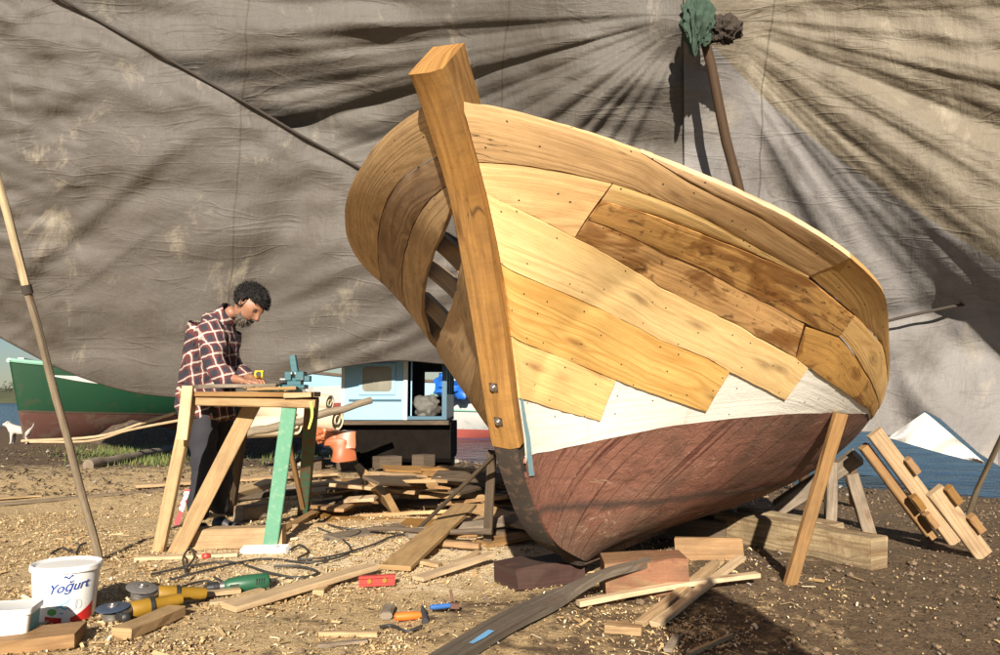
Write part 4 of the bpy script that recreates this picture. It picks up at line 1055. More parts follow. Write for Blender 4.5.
def onb(u, z, lift=.0012):
    """u metres round the bucket from the middle of its print, z height"""
    r = brad(z) + lift; a = view + u / r; return bc + Vector((math.cos(a) * r, math.sin(a) * r * .92, z))
def wrap_grid(name, mat, fn, nu=30, nv=6, parent=None):
    mb = MB(); mb.grid([[onb(*fn(i / nu, j / nv)) for i in range(nu + 1)] for j in range(nv + 1)]); o = mb.build(name, mat, parent or bk, smooth=True); return o
def text_mesh(txt, size, shear=0.0, font_off=0.0):
    cu = bpy.data.curves.new('t', 'FONT'); cu.body = txt; cu.size = size; cu.align_x = 'CENTER'; cu.shear = shear; cu.offset = font_off
    o = bpy.data.objects.new('t', cu); col.objects.link(o); dg = bpy.context.evaluated_depsgraph_get(); me = bpy.data.meshes.new_from_object(o.evaluated_get(dg)); bpy.data.objects.remove(o)
    bm = bmesh.new(); bm.from_mesh(me); bmesh.ops.triangulate(bm, faces=bm.faces); bmesh.ops.subdivide_edges(bm, edges=[e for e in bm.edges if e.calc_length() > .008], cuts=2); bm.to_mesh(me); bm.free(); return me
def wrap_text(name, txt, size, u0, z0, mat, slope=0.0, shear=.3, foff=.0):
    me = text_mesh(txt, size, shear, foff); me.materials.clear(); me.materials.append(mat)
    for v in me.vertices: x, y = v.co.x, v.co.y; v.co = onb(u0 + x, z0 + y + slope * x, .0022)
    o = bpy.data.objects.new(name, me); col.objects.link(o); o.parent = bk; o.location = -bk.location; return o
wrap_text('lettering', 'Yoğurt', .050, .006, .128, M['blue_print'], .12, .35, .0007)
wrap_grid('small_logo', M['blue_print'], lambda u, v: (-.012 + .034 * u, .176 + .007 * v + .004 * math.sin(u * 9) + .004 * u))
wrap_grid('red_swoosh', M['red_print'], lambda u, v: (.018 + .095 * u, .004 + v * (.020 + .050 * u ** 1.3)))
wrap_grid('red_swoosh', M['red_print'], lambda u, v: (-.075 + .062 * u, .004 + v * (.030 - .008 * u)))
wrap_grid('green_leaf', M['green_print'], lambda u, v: (-.066 + .034 * u, .050 + (v - .5) * .026 * math.sin(math.pi * (.08 + .84 * u)) ** .6), 14)
wrap_grid('green_stalk', M['green_print'], lambda u, v: (-.048 + .0025 * u + .003 * v, .026 + .014 * v), 2)
wrap_grid('blue_swirl', M['cyan_print'], lambda u, v: (-.020 + .050 * math.sin(u * 2.2) - .018, .066 + .046 * u + (v - .5) * .005), 20, 2)
wrap_grid('blue_splash', M['cyan_print'], lambda u, v: (-.030 + .040 * u, .062 + .010 * math.sin(u * 6) * (1 - u) + (v - .5) * .006), 16, 2)
wrap_grid('blue_splash', M['cyan_print'], lambda u, v: (-.022 + .016 * u, .044 + (v - .5) * .006 * math.sin(math.pi * (.1 + .8 * u))), 8, 2)
for (u0, z0, rx_, rz_, th_) in ((.022, .076, .018, .026, .0022), (.046, .072, .012, .017, .0018)):
    wrap_grid('drawn_outline', M['grey_print'], lambda u, v: (u0 + (rx_ + (v - .5) * th_) * math.cos(u * 6.283), z0 + (rz_ + (v - .5) * th_) * math.sin(u * 6.283)), 36, 1)
wrap_grid('white_tab', M['plastic_white'], lambda u, v: (.000 + .016 * u, .006 + .024 * v), 4, 3)
# square tub at the left edge
tc_ = G(8, 645); tb = empty('tub', tc_); tag(tb, 'square white plastic tub with a teal side at the left edge of the photo', 'tub')
def sq(c, prof, rot, n=8):
    rows = []
    for (w_, z_) in prof:
        r = []; cr = w_ * .22
        for q in range(4):
            for k in range(n):
                a = math.pi / 2 * (q + k / (n - 1)); cx_ = (w_ - cr) * (1 if q in (0, 3) else -1); cy_ = (w_ - cr) * .8 * (1 if q in (0, 1) else -1)
                v = Vector((cx_ + cr * math.cos(a), cy_ + cr * math.sin(a), z_)); v.rotate(Matrix.Rotation(rot, 3, 'Z')); r.append(c + v)
        rows.append(r)
    return rows
mb = MB(); r_ = sq(tc_, [(.072, .002), (.075, .01), (.084, .125)], .25); mb.grid(r_, closed=True); mb.face(list(reversed(r_[0]))); mb.build('body', M['plastic_white'], tb, smooth=True)
mb = MB(); r_ = sq(tc_, [(.084, .117), (.090, .119), (.090, .134), (.087, .138), (.080, .136)], .25); mb.grid(r_, closed=True); mb.face(r_[-1]); mb.build('lid', M['plastic_white'], tb, smooth=True)
Rz = Matrix.Rotation(.25, 3, 'Z')
def tq(x0, x1, z0, z1, face=-1):
    f0, f1 = .075 + .009 * (z0 - .01) / .115, .075 + .009 * (z1 - .01) / .115
    if face == -1: P = [(x0, -.8 * f0 - .0018, z0), (x1, -.8 * f0 - .0018, z0), (x1, -.8 * f1 - .0018, z1), (x0, -.8 * f1 - .0018, z1)]
    else: P = [(f0 + .0018, x0, z0), (f0 + .0018, x1, z0), (f1 + .0018, x1, z1), (f1 + .0018, x0, z1)]
    return [tc_ + Rz @ Vector(p) for p in P]
mb = MB(); mb.face(tq(.032, .054, .012, .112)); mb.build('teal_side', M['teal_print'], tb)
mb = MB(); mb.face(tq(-.045, .045, .012, .112, 1)); mb.build('teal_side', M['teal_print'], tb)
mb = MB(); mb.face(tq(-.05, .024, .030, .040)); mb.build('orange_stripe', M['yellow_print'], tb)
mb = MB(); mb.face(tq(-.004, .020, .014, .029)); mb.build('blue_badge', M['blue_print'], tb)
# angle grinders
M['yellow_tool'] = plain('yellow_tool_plastic', (.26, .145, .014), .45, var=.2, scale=20); M['alloy'] = plain('gearcase_alloy', (.38, .36, .33), .4, .85, var=.2, scale=30, bump=.3)
M['disc'] = plain('abrasive_disc', (.13, .12, .11), .8, var=.35, scale=120, bump=1); M['disc_blue'] = plain('dark_blue_disc', (.04, .055, .09), .5, var=.3, scale=60, bump=.5); M['cord'] = plain('rubber_cord', (.03, .028, .026), .6)
def grinder(hd, tail, up, disc, label, handle):
    hd, tail, up = Vector(hd), Vector(tail), Vector(up).normalized(); g_ = empty('angle_grinder', hd); tag(g_, label, 'angle grinder', 'angle grinders beside the bucket')
    ax = (tail - hd).normalized(); up = (up - ax * up.dot(ax)).normalized(); sd = ax.cross(up); q = up
    mb = MB(); mb.lathe(hd, [(0, -.036), (.022, -.035), (.034, -.024), (.037, -.01), (.036, -.004), (.039, -.002), (.039, .006), (.034, .010), (.024, .016), (.022, .026), (0, .026)], 28, axis=q); mb.tube([hd + ax * .015, hd + ax * .07], [.034, .031], 16); mb.build('gear_head', M['alloy'], g_, smooth=True)
    mb = MB(); mb.tube([hd + ax * .062, hd + ax * .07, hd + ax * .13, hd + ax * .15, hd + ax * .155, hd + ax * .24, hd + ax * .262], [.030, .034, .034, .031, .028, .026, .022], 20); mb.build('body', M['yellow_tool'], g_, smooth=True)
    mb = MB(); mb.tube([hd + ax * .135, hd + ax * .15], .0355, 20); mb.build('collar', M['black'], g_, smooth=True)
    mb = MB()
    for k in range(5): c = hd + ax * (.08 + .011 * k) + sd * -.030 + up * .006; mb.bar(c - up * .012, c + up * .012, .004, .012, sd, ch=.0005)
    mb.build('vent', M['black'], g_)
    mb = MB(); mb.lathe(hd + q * .030, [(.009, -.001), (.060, -.005), (.0625, -.004), (.0625, -.001), (.058, .001), (.02, .004), (.009, .004)], 40, axis=q); mb.build('disc', disc, g_, smooth=True)
    mb = MB(); mb.lathe(hd + q * .034, [(0, .010), (.008, .010), (.010, .006), (.018, .005), (.019, 0), (0, 0)], 20, axis=q); mb.build('flange_nut', M['steel'], g_, smooth=True)
    mb = MB(); rows = []
    for k in range(15):
        a = -.5 * math.pi + math.pi * k / 14 - math.pi / 2 + 1.57
        d = (ax * math.cos(a) + sd * math.sin(a)); rows.append([hd + q * .020 + d * .050, hd + q * .020 + d * .068, hd + q * .010 + d * .069])
    mb.grid(rows); o_ = mb.build('guard', M['steel'], g_); s_ = o_.modifiers.new('t', 'SOLIDIFY'); s_.thickness = .002
    if handle:
        mb = MB(); h0 = hd + ax * .012 - sd * .03 * handle; hv = (-sd * handle + up * .22).normalized(); mb.tube([h0, h0 + hv * .02, h0 + hv * .025, h0 + hv * .05, h0 + hv * .10, h0 + hv * .125, h0 + hv * .13], [.008, .008, .018, .015, .017, .015, .006], 16); mb.build('side_handle', M['black'], g_, smooth=True)
    return g_
h1 = at(113, 611, 3.05); h1.z = .05
grinder(h1, h1 + Vector((.19, .16, .015)), (-.05, -.12, 1), M['disc_blue'], 'yellow angle grinder with dark blue disc, nearer the camera', -1)
h2 = at(141, 586, 3.22); h2.z = .085
grinder(h2, h2 + Vector((.2, .13, -.03)), (-.12, -.3, 1), M['disc'], 'yellow angle grinder with grey flap disc, farther one behind', 0)
# green drill
dr0, dr1 = at(270, 571, 3.62), at(200, 584, 3.5); dr0.z = .045; dr1.z = .036
dr = empty('drill', (dr0 + dr1) / 2); tag(dr, 'green electric drill with a black chuck lying on the shavings', 'drill'); ax = (dr1 - dr0).normalized(); up = Vector((0, 0, 1))
M['green_tool'] = plain('green_tool_plastic', (.022, .095, .048), .4, var=.15, scale=20)
def dp(f): return dr0 + (dr1 - dr0) * f
LL = (dr1 - dr0).length
mb = MB(); mb.tube([dp(.0), dp(.015), dp(.06), dp(.35), dp(.60), dp(.66)], [.022, .032, .039, .039, .033, .022], 20); mb.build('body', M['green_tool'], dr, smooth=True)
mb = MB(); mb.tube([dp(.66), dp(.72), dp(.735)], [.021, .021, .016], 20); mb.build('gear_collar', M['alloy'], dr, smooth=True)
mb = MB(); mb.tube([dp(.735), dp(.745), dp(.80), dp(.81), dp(.90), dp(.925)], [.020, .025, .026, .023, .021, .012], 18); mb.build('chuck', M['black'], dr, smooth=True)
mb = MB(); mb.tube([dp(.92), dp(1.0), dp(1.06)], [.004, .004, .003], 8); mb.build('bit', M['steel'], dr, smooth=True)
mb = MB()
sdv = ax.cross(up).normalized(); fr = sdv if sdv.y < 0 else -sdv
for k in range(4): c = dp(.10 + .035 * k) + fr * .034 + up * .010; mb.bar(c - up * .013, c + up * .013, .004, .014, fr, ch=.0005)
mb.build('vent', M['black'], dr)
mb = MB(); c = dp(.52) + fr * .030; mb.bar(c - ax * .02, c + ax * .02, .022, .014, fr); mb.build('switch', plain('dark_green_switch', (.03, .05, .03), .5), dr)
mb = MB(); mb.tube([dp(0), dp(-.06), dp(-.10)], [.012, .009, .006], 10); mb.build('cord_sleeve', M['cord'], dr, smooth=True)
# power strip
s0, s1 = G(243, 554, .022), G(288, 553, .022); ps = empty('power_strip', (s0 + s1) / 2); tag(ps, 'white multi-socket power strip lying in front of the green bench leg', 'power strip')
mb = MB(); mb.bar(s0, s1, .055, .036, (0, -.5, 1), ch=.008); mb.build('housing', M['plastic_white'], ps)
pn = (Vector((0, -.5, 1)) - (s1 - s0).normalized() * (Vector((0, -.5, 1)).dot((s1 - s0).normalized()))).normalized()
for k in range(3):
    c = s0.lerp(s1, .2 + .3 * k) + pn * .0185
    mb = MB(); mb.lathe(c, [(.019, 0), (.019, .002), (.016, .002), (.015, -.0005), (0, -.0005)], 20, axis=pn); so_ = mb.build('socket', M['plastic_white'], ps, smooth=True)
    mb = MB()
    for q in (-.007, .007): mb.lathe(c + (s1 - s0).normalized() * q, [(.0028, .0), (.0028, .0008), (0, .0008)], 8, axis=pn)
    h_ = mb.build('contact_hole', M['black'], so_); h_.location = (0, 0, 0)
# cords
def gcord(pts, label, r=.006, seed=0):
    rnd = random.Random(seed); P = [G(x, y, r + .006 + rnd.random() * .012) for x, y in pts]; return rope('trailing_cable', P, r, M['cord'], label, 'cable', 'cords trailing over the shavings')
gcord([(289, 553), (300, 549), (308, 556), (298, 562), (330, 560), (372, 548), (392, 540), (420, 536)], 'black cord looping from the power strip to the rusty rod', seed=1)
gcord([(274, 571), (300, 571), (318, 575), (300, 580), (272, 578), (230, 566), (190, 570), (150, 578)], 'black cord from the drill doubling back to the grinders', seed=2)
gcord([(170, 583), (210, 573), (262, 562), (310, 566), (350, 556), (340, 540), (318, 530)], 'black cord from the grinders passing behind the drill', seed=3)
gcord([(176, 592), (205, 584), (230, 592), (214, 580)], 'short black cord behind the nearer grinder', seed=4)
gcord([(186, 578), (183, 562), (190, 552), (194, 562), (186, 572)], 'black cord hanging in a loop by the pale bench leg', seed=5)
gcord([(50, 558), (62, 552), (75, 556), (80, 548), (86, 545)], 'dark cord scrap curled left of the leaning pole', .006, seed=6)
gcord([(300, 517), (316, 522), (336, 530), (360, 533), (350, 540), (325, 542)], 'black cord lying on the shavings right of the green leg', seed=7)
# red level, hammer, other small tools
M['red_tool'] = plain('red_enamel', (.42, .04, .03), .45, var=.2)
a, b = G(359, 589, .035), G(395, 587, .035); lv = empty('spirit_level', (a + b) / 2); tag(lv, 'short red spirit level lying at the foot of the pale board', 'spirit level')
for dz_ in (-.018, .018): mb = MB(); mb.bar(a + Vector((0, 0, dz_)), b + Vector((0, 0, dz_)), .03, .012, (0, 0, 1), ch=.001); mb.build('flange', M['red_tool'], lv)
mb = MB(); mb.bar(a, b, .008, .026, (0, 0, 1), ch=.001); mb.build('web', M['red_tool'], lv)
for f in (.3, .72): mb = MB(); c = a.lerp(b, f) + Vector((0, -.004, 0)); mb.lathe(c, [(0, .009), (.011, .009), (.012, 0), (0, 0)], 16, axis=(0, -1, 0)); mb.build('vial', M['yellow_tool'], lv, smooth=True)
hc = G(424, 620, .02); hm = empty('hammer', hc); tag(hm, 'claw hammer with an orange grip and dark steel head', 'hammer'); M['orange_grip'] = plain('orange_grip', (.75, .16, .02), .5)
hx = Vector((-.95, -.25, .0)).normalized()
mb = MB(); mb.tube([hc + hx * .012, hc + hx * .03, hc + hx * .07, hc + hx * .115, hc + hx * .12], [.010, .015, .017, .015, .008], 14); mb.build('grip', M['orange_grip'], hm, smooth=True)
hy = Vector((-.2, .95, .25)).normalized()
mb = MB(); mb.tube([hc - hy * .055, hc - hy * .05, hc - hy * .03, hc - hy * .02, hc + hy * .02, hc + hy * .045, hc + hy * .07], [.012, .015, .014, .012, .012, .009, .003], 12); mb.build('head', M['old_stem'] if False else plain('dark_steel', (.12, .12, .13), .45, .7, var=.3), hm, smooth=True)
c0, c1 = G(430, 615, .03), G(450, 613, .03); cz = empty('chisel', c0); tag(cz, 'blue-handled chisel with a rusty end lying against the hammer', 'chisel')
mb = MB(); mb.tube([c0, c0.lerp(c1, .2), c1], [.008, .011, .010], 12); mb.build('handle', plain('blue_handle', (.03, .12, .36), .4), cz, smooth=True)
mb = MB(); mb.bar(c1, c1 + Vector((.035, .01, -.005)), .03, .022, (0, 0, 1)); mb.bar(c1 + Vector((.01, .01, .012)), c1 + Vector((.0, .03, .055)), .018, .012, (1, 0, 0)); mb.build('rusty_end', plain('rust', (.12, .06, .04), .9, var=.4), cz)
lumber('offcut', G(389, 612, .02), G(386, 621, .02), .05, .03, M['board_old'], 'small grey wood knob left of the hammer', 'offcut', ch=.01)
gcord([(380, 632), (392, 630), (406, 635), (422, 632)], 'black cord scrap just below the orange hammer grip', .006, seed=9)
rd = G(206, 559, .015); mb = MB(); mb.lathe(rd, [(0, -.015), (.02, -.012), (.026, 0), (.02, .014), (0, .018)], 14); tag(mb.build('plug', M['red_tool'], smooth=True, origin=rd), 'little round red plug lying by the pale batten', 'plug')
# ------------------------------------------------------------------ workbench
wb = empty('workbench', G(215, 545)); tag(wb, 'rough wooden workbench with one pale, one green and two dark legs, where the man works', 'workbench')
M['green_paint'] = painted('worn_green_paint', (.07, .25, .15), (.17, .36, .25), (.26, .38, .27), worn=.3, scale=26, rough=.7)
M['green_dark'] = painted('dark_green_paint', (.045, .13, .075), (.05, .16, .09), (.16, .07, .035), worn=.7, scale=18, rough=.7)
def wp(name, a, b, w, h, mat, up=(0, -1, 0), label=None, **k):
    mb = MB(); k.setdefault('jit', .001); k.setdefault('seg', 3); mb.bar(a, b, w, h, up, **k); o = mb.build(name, mat, wb)
    if label: o['label'] = label
    return o
zt = .93
def bt_(px, Y, z): return Vector(((px - 500) / 750 * Y * 1.0, Y, z))
wp('leg', G(158, 553, -.01), at(190, 402, 4.42), .075, .035, M['board_pale'], up=(-.2, -1, .1), label='pale unpainted front leg')
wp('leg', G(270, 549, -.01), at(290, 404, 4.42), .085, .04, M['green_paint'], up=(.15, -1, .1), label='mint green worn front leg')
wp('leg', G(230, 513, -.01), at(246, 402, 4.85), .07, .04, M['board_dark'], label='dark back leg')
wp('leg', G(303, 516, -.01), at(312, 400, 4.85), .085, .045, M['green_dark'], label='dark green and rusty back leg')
wp('brace', G(176, 552, -.01), at(256, 398, 4.60), .095, .03, M['board'], up=(.3, -1, .2), label='tan diagonal brace')
wp('brace', at(182, 440, 4.33), at(188, 386, 4.36), .065, .022, M['board_pale'], up=(0, -1, 0))
wp('brace', at(303, 508, 5.3), at(284, 420, 4.7), .03, .03, M['board_orange'])
# top: bearers and loose boards
A = lambda px, py, Y: at(px, py, Y)
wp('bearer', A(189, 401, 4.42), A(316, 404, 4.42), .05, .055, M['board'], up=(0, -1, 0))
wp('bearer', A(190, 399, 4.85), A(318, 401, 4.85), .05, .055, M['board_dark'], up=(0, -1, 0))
zt = A(200, 400, 4.42).z + .035
wp('top_board', bt_(186, 4.45, zt), bt_(303, 4.45, zt - .005), .15, .028, M['board_orange'], up=(0, 0, 1))
wp('top_board', bt_(190, 4.62, zt), bt_(318, 4.62, zt), .17, .03, M['board'], up=(0, 0, 1))
wp('top_board', bt_(200, 4.80, zt), bt_(318, 4.80, zt), .16, .03, M['board_old'], up=(0, 0, 1))
wp('top_board', bt_(286, 4.40, zt - .01), bt_(313, 4.40, zt - .004), .06, .03, M['board_pale'], up=(0, 0, 1))
zt2 = zt + .032
lumber('board', bt_(196, 4.46, zt2 + .012), bt_(272, 4.70, zt2 + .022), .20, .022, M['board_old'], 'thin worn board lying on the bench under the carpenter hands', 'board')
lumber('board', bt_(250, 4.42, zt2 - .004), bt_(298, 4.45, zt2 + .002), .12, .018, M['board'], 'short yellow board lying on the bench beside the vise', 'board')
# shavings on the bench
rnd = random.Random(4); mb = MB()
for k in range(420):
    p = bt_(rnd.uniform(245, 300), rnd.uniform(4.40, 4.85), zt2 - .008 + rnd.random() * .018); a_ = rnd.uniform(0, 6.28); d = Vector((math.cos(a_), math.sin(a_), rnd.uniform(-.4, .4))) * rnd.uniform(.006, .018); e = Vector((-d.y, d.x, rnd.uniform(-.01, .01))) * .5
    mb.face([p, p + d, p + d + e, p + e])
o = mb.build('bench_shavings', mc); o['kind'] = 'stuff'
# vise
M['teal_enamel'] = painted('teal_enamel', (.012, .085, .105), (.015, .105, .13), (.12, .09, .07), worn=.3, scale=40, rough=.45, bump=.2)
vc = bt_(296, 4.52, zt2); vs_ = empty('vise', vc); tag(vs_, 'teal bench vise clamped on the right end of the workbench', 'vise')
def vb(name, boxes, mat):
    mb = MB()
    for (c, d) in boxes: mb.box(vc + Vector(c), d, ch=.004)
    return mb.build(name, mat, vs_)
vb('base', [((0, 0, .012), (.13, .10, .024)), ((0, 0, .035), (.08, .07, .03))], M['teal_enamel'])
vb('fixed_jaw', [((.035, 0, .075), (.045, .09, .055)), ((.065, 0, .060), (.05, .05, .035))], M['teal_enamel'])
vb('sliding_jaw', [((-.035, 0, .075), (.035, .09, .055)), ((-.01, 0, .055), (.10, .035, .022))], M['teal_enamel'])
vb('jaw_plate', [((.009, 0, .092), (.007, .088, .020))], M['steel']); vb('jaw_plate', [((-.014, 0, .092), (.007, .088, .020))], M['steel'])
mb = MB(); mb.bar(vc + Vector((-.002, 0, .09)), vc + Vector((-.022, 0, .20)), .04, .03, (0, -1, 0)); mb.build('clamp_arm', M['teal_enamel'], vs_)
mb = MB(); mb.tube([vc + Vector((-.05, 0, .055)), vc + Vector((-.09, 0, .055))], .011, 12); mb.tube([vc + Vector((-.085, -.05, .03)), vc + Vector((-.085, .05, .08))], .005, 8); mb.build('screw_handle', M['steel'], vs_, smooth=True)
for q in (-.03, .03): mb = MB(); mb.tube([vc + Vector((.03 + q, -.03, .0)), vc + Vector((.03 + q, -.03, -.05))], .007, 10); mb.build('clamp_screw', M['steel'], vs_, smooth=True)
# yellow strap hanging from the bench
mb = MB(); p0 = A(309, 402, 4.38); rows = [[p0 + Vector((.012 * math.sin(k * .5) + k * .001, -.004 * k, -.022 * k)), p0 + Vector((.018 + .012 * math.sin(k * .5), -.004 * k, -.022 * k))] for k in range(8)]
mb.grid(rows); o = mb.build('strap', plain('yellow_strap', (.55, .62, .06), .6)); settle(o, p0); tag(o, 'short yellow-green strap hanging over the dark green bench leg', 'strap')
mb = MB(); p0 = G(178, 552) + Vector((.0, -.01, .16)); p1 = p0 + Vector((.045, .03, .20))
rows = [[p0.lerp(p1, k / 7) + Vector((-.012 - .006 * math.sin(k * 2), -.03, 0)), p0.lerp(p1, k / 7) + Vector((.016, -.03, 0))] for k in range(8)]
mb.grid(rows); m_, t_, b_ = newmat('red_white_tape'); gg = t_.n.new('ShaderNodeNewGeometry').outputs['Position']; setc(t_, b_, t_.mix(t_.math('GREATER_THAN', t_.noise(gg, 22, 1), .53), (.50, .02, .03), (.75, .72, .7)), .5)
o = mb.build('tape', m_); settle(o, p0); tag(o, 'strip of red and white tape caught between the pale leg and the brace', 'tape')

# ------------------------------------------------------------------ the carpenter
def skin(name, V, E, rad, mat, parent=None, sub=2, root=0, fn=None):
    me = bpy.data.meshes.new(name); me.from_pydata([tuple(v) for v in V], E, []); o = bpy.data.objects.new(name, me); col.objects.link(o)
    md = o.modifiers.new('s', 'SKIN'); md.use_smooth_shade = True
    if not me.skin_vertices: raise RuntimeError('no skin layer')
    for i, r in enumerate(rad):
        me.skin_vertices[0].data[i].radius = (r, r) if not hasattr(r, '__len__') else r
    me.skin_vertices[0].data[root].use_root = True
    sb = o.modifiers.new('u', 'SUBSURF'); sb.levels = sub; sb.render_levels = sub
    dg = bpy.context.evaluated_depsgraph_get(); m2 = bpy.data.meshes.new_from_object(o.evaluated_get(dg)); bpy.data.objects.remove(o)
    if fn:
        for v in m2.vertices: v.co = fn(v.co.copy(), v.normal.copy())
    m2.materials.clear(); m2.materials.append(mat); m2.polygons.foreach_set('use_smooth', [True] * len(m2.polygons))
    o = bpy.data.objects.new(name, m2); col.objects.link(o)
    if parent: o.parent = parent; o.location = -parent.location
    return o
def chain(lists):
    """lists of (point, radius); shared points are welded by identity of rounded coordinates"""
    V, Rr, E, ix = [], [], [], {}
    for L in lists:
        prev = None
        for p, r in L:
            k = tuple(round(c, 4) for c in p)
            if k not in ix: ix[k] = len(V); V.append(Vector(p)); Rr.append(r)
            if prev is not None and prev != ix[k]: E.append((prev, ix[k]))
            prev = ix[k]
    return V, E, Rr
m, t, b = newmat('skin'); tcx = t.n.new('ShaderNodeTexCoord').outputs['Object']; n_ = t.noise(tcx, 18, 4, .6)
setc(t, b, t.mix(n_, (.24, .11, .065), (.36, .18, .11)), .5, normal=t.bump(t.noise(tcx, 120, 3), .25, .003)); b.inputs['Subsurface Weight'].default_value = .08; M['skin'] = m
M['hair'] = plain('black_hair', (.010, .008, .007), .95, var=.4, scale=60, bump=.6); M['beard'] = plain('grizzled_beard', (.11, .09, .07), .8, var=.5, scale=90, bump=.8)
M['trousers'] = plain('dark_trousers', (.024, .024, .030), .9, var=.3, scale=9, bump=.6); M['shoe'] = plain('dark_shoe', (.03, .03, .035), .5, var=.3)
m, t, b = newmat('plaid_shirt'); tcx = t.n.new('ShaderNodeTexCoord').outputs['Object']
wr_ = t.noise(tcx, 7, 3, .6, 0, col=True); wv = t.mix(.035, tcx, wr_)
sp_ = t.n.new('ShaderNodeSeparateXYZ'); t.inp(sp_, 0, t.mapv(wv, (1, 1, 1), rot=(0, .28, 0))); x_, y_, z_ = sp_.outputs[:3]
def stripe(v, period, width, ph=0.0):
    f = t.math('FRACT', t.math('ADD', t.math('DIVIDE', v, period), ph)); return t.math('LESS_THAN', f, width / period)
hx_ = t.math('ADD', x_, t.math('MULTIPLY', y_, .9))
P_ = .072
c = t.mix(stripe(z_, P_, P_ * .5), (.13, .022, .022), (.03, .028, .04))
c2 = t.mix(stripe(hx_, P_, P_ * .5), (.16, .03, .028), (.024, .022, .032))
c = t.mix(.5, c, c2)
wl = t.math('MAXIMUM', stripe(z_, P_, .0105, .27), stripe(hx_, P_, .0105, .27)); c = t.mix(t.math('MULTIPLY', wl, .75), c, (.50, .44, .38))
wb2 = t.math('MULTIPLY', stripe(z_, P_, .0105, .27), stripe(hx_, P_, .0105, .27)); c = t.mix(wb2, c, (.78, .74, .66))
setc(t, b, c, .85, normal=t.bump(t.noise(tcx, 14, 4, .6, 1), .7, .03)); M['plaid'] = m
PX = lambda px, py, Y: at(px, py, Y)
pe = empty('person', Vector((-1.93, 4.95, 0))); tag(pe, 'dark-haired bearded man in red plaid shirt and dark trousers bending over the bench', 'person')
# joints (pixel, depth)
hipN, hipF = PX(203, 412, 4.88), PX(218, 412, 5.06)
pel = PX(209, 403, 4.97); waist = PX(206, 384, 4.96); chest = PX(208, 354, 4.94); uch = PX(214, 333, 4.92); neck0 = PX(225, 318, 4.90); neck1 = PX(236, 309, 4.88)
shN, shF = PX(211, 332, 4.76), PX(222, 331, 5.06); elN, elF = PX(217, 374, 4.66), PX(236, 372, 5.00)
wrN, wrF = PX(240, 381, 4.60), PX(252, 379, 4.80)
knN, knF = PX(204, 468, 4.86), PX(222, 466, 5.06); anN, anF = PX(198, 521, 4.92), PX(218, 514, 5.15)
def hand(w, fwd, palm_dn, curl, thumb_side, s=1.0):
    """wrist, forward axis, palm normal; returns chains for palm, four fingers and a thumb"""
    fwd = fwd.normalized(); dn = (palm_dn - fwd * palm_dn.dot(fwd)).normalized(); sd = fwd.cross(dn) * thumb_side; out = []
    palm = w + fwd * .045 * s; out.append([(w, .026 * s), (palm, (.018 * s))])
    for i, (off, L) in enumerate(((.030, .072), (.011, .080), (-.009, .074), (-.028, .058))):
        k0 = w + fwd * .085 * s + sd * off * s; c1 = k0 + (fwd * math.cos(curl * .5) + dn * math.sin(curl * .5)) * L * .45 * s; c2 = c1 + (fwd * math.cos(curl * 1.3) + dn * math.sin(curl * 1.3)) * L * .32 * s; c3 = c2 + (fwd * math.cos(curl * 2) + dn * math.sin(curl * 2)) * L * .25 * s
        out.append([(palm, .018 * s), (k0, .0115 * s), (c1, .0095 * s), (c2, .0085 * s), (c3, .0065 * s)])
    t0 = w + fwd * .03 * s + sd * .030 * s; t1 = t0 + (fwd * .7 + sd * .6 + dn * .25).normalized() * .038 * s; t2 = t1 + (fwd * .9 + dn * .4).normalized() * .030 * s
    out.append([(w, .026 * s), (t0, .014 * s), (t1, .0115 * s), (t2, .008 * s)])
    return out
hN = hand(wrN, Vector((1, .25, -.12)), Vector((0, 0, -1)), .45, -1); hF = hand(wrF, Vector((.55, -.62, -.10)), Vector((.1, 0, -1)), .8, 1)
lists = [[(pel, .12), (waist, .12), (chest, .10), (uch, .075), (neck0, .044), (neck1, .050)],
         [(uch, .075), (shN, .055), (elN, .042), (wrN, .026)], [(uch, .075), (shF, .055), (elF, .042), (wrF, .026)],
         [(pel, .12), (hipN, .085), (knN, .055), (anN, .04)], [(pel, .12), (hipF, .085), (knF, .055), (anF, .04)]] + hN + hF
V, E, Rr = chain(lists)
body = skin('body', V, E, Rr, M['skin'], pe, 2)
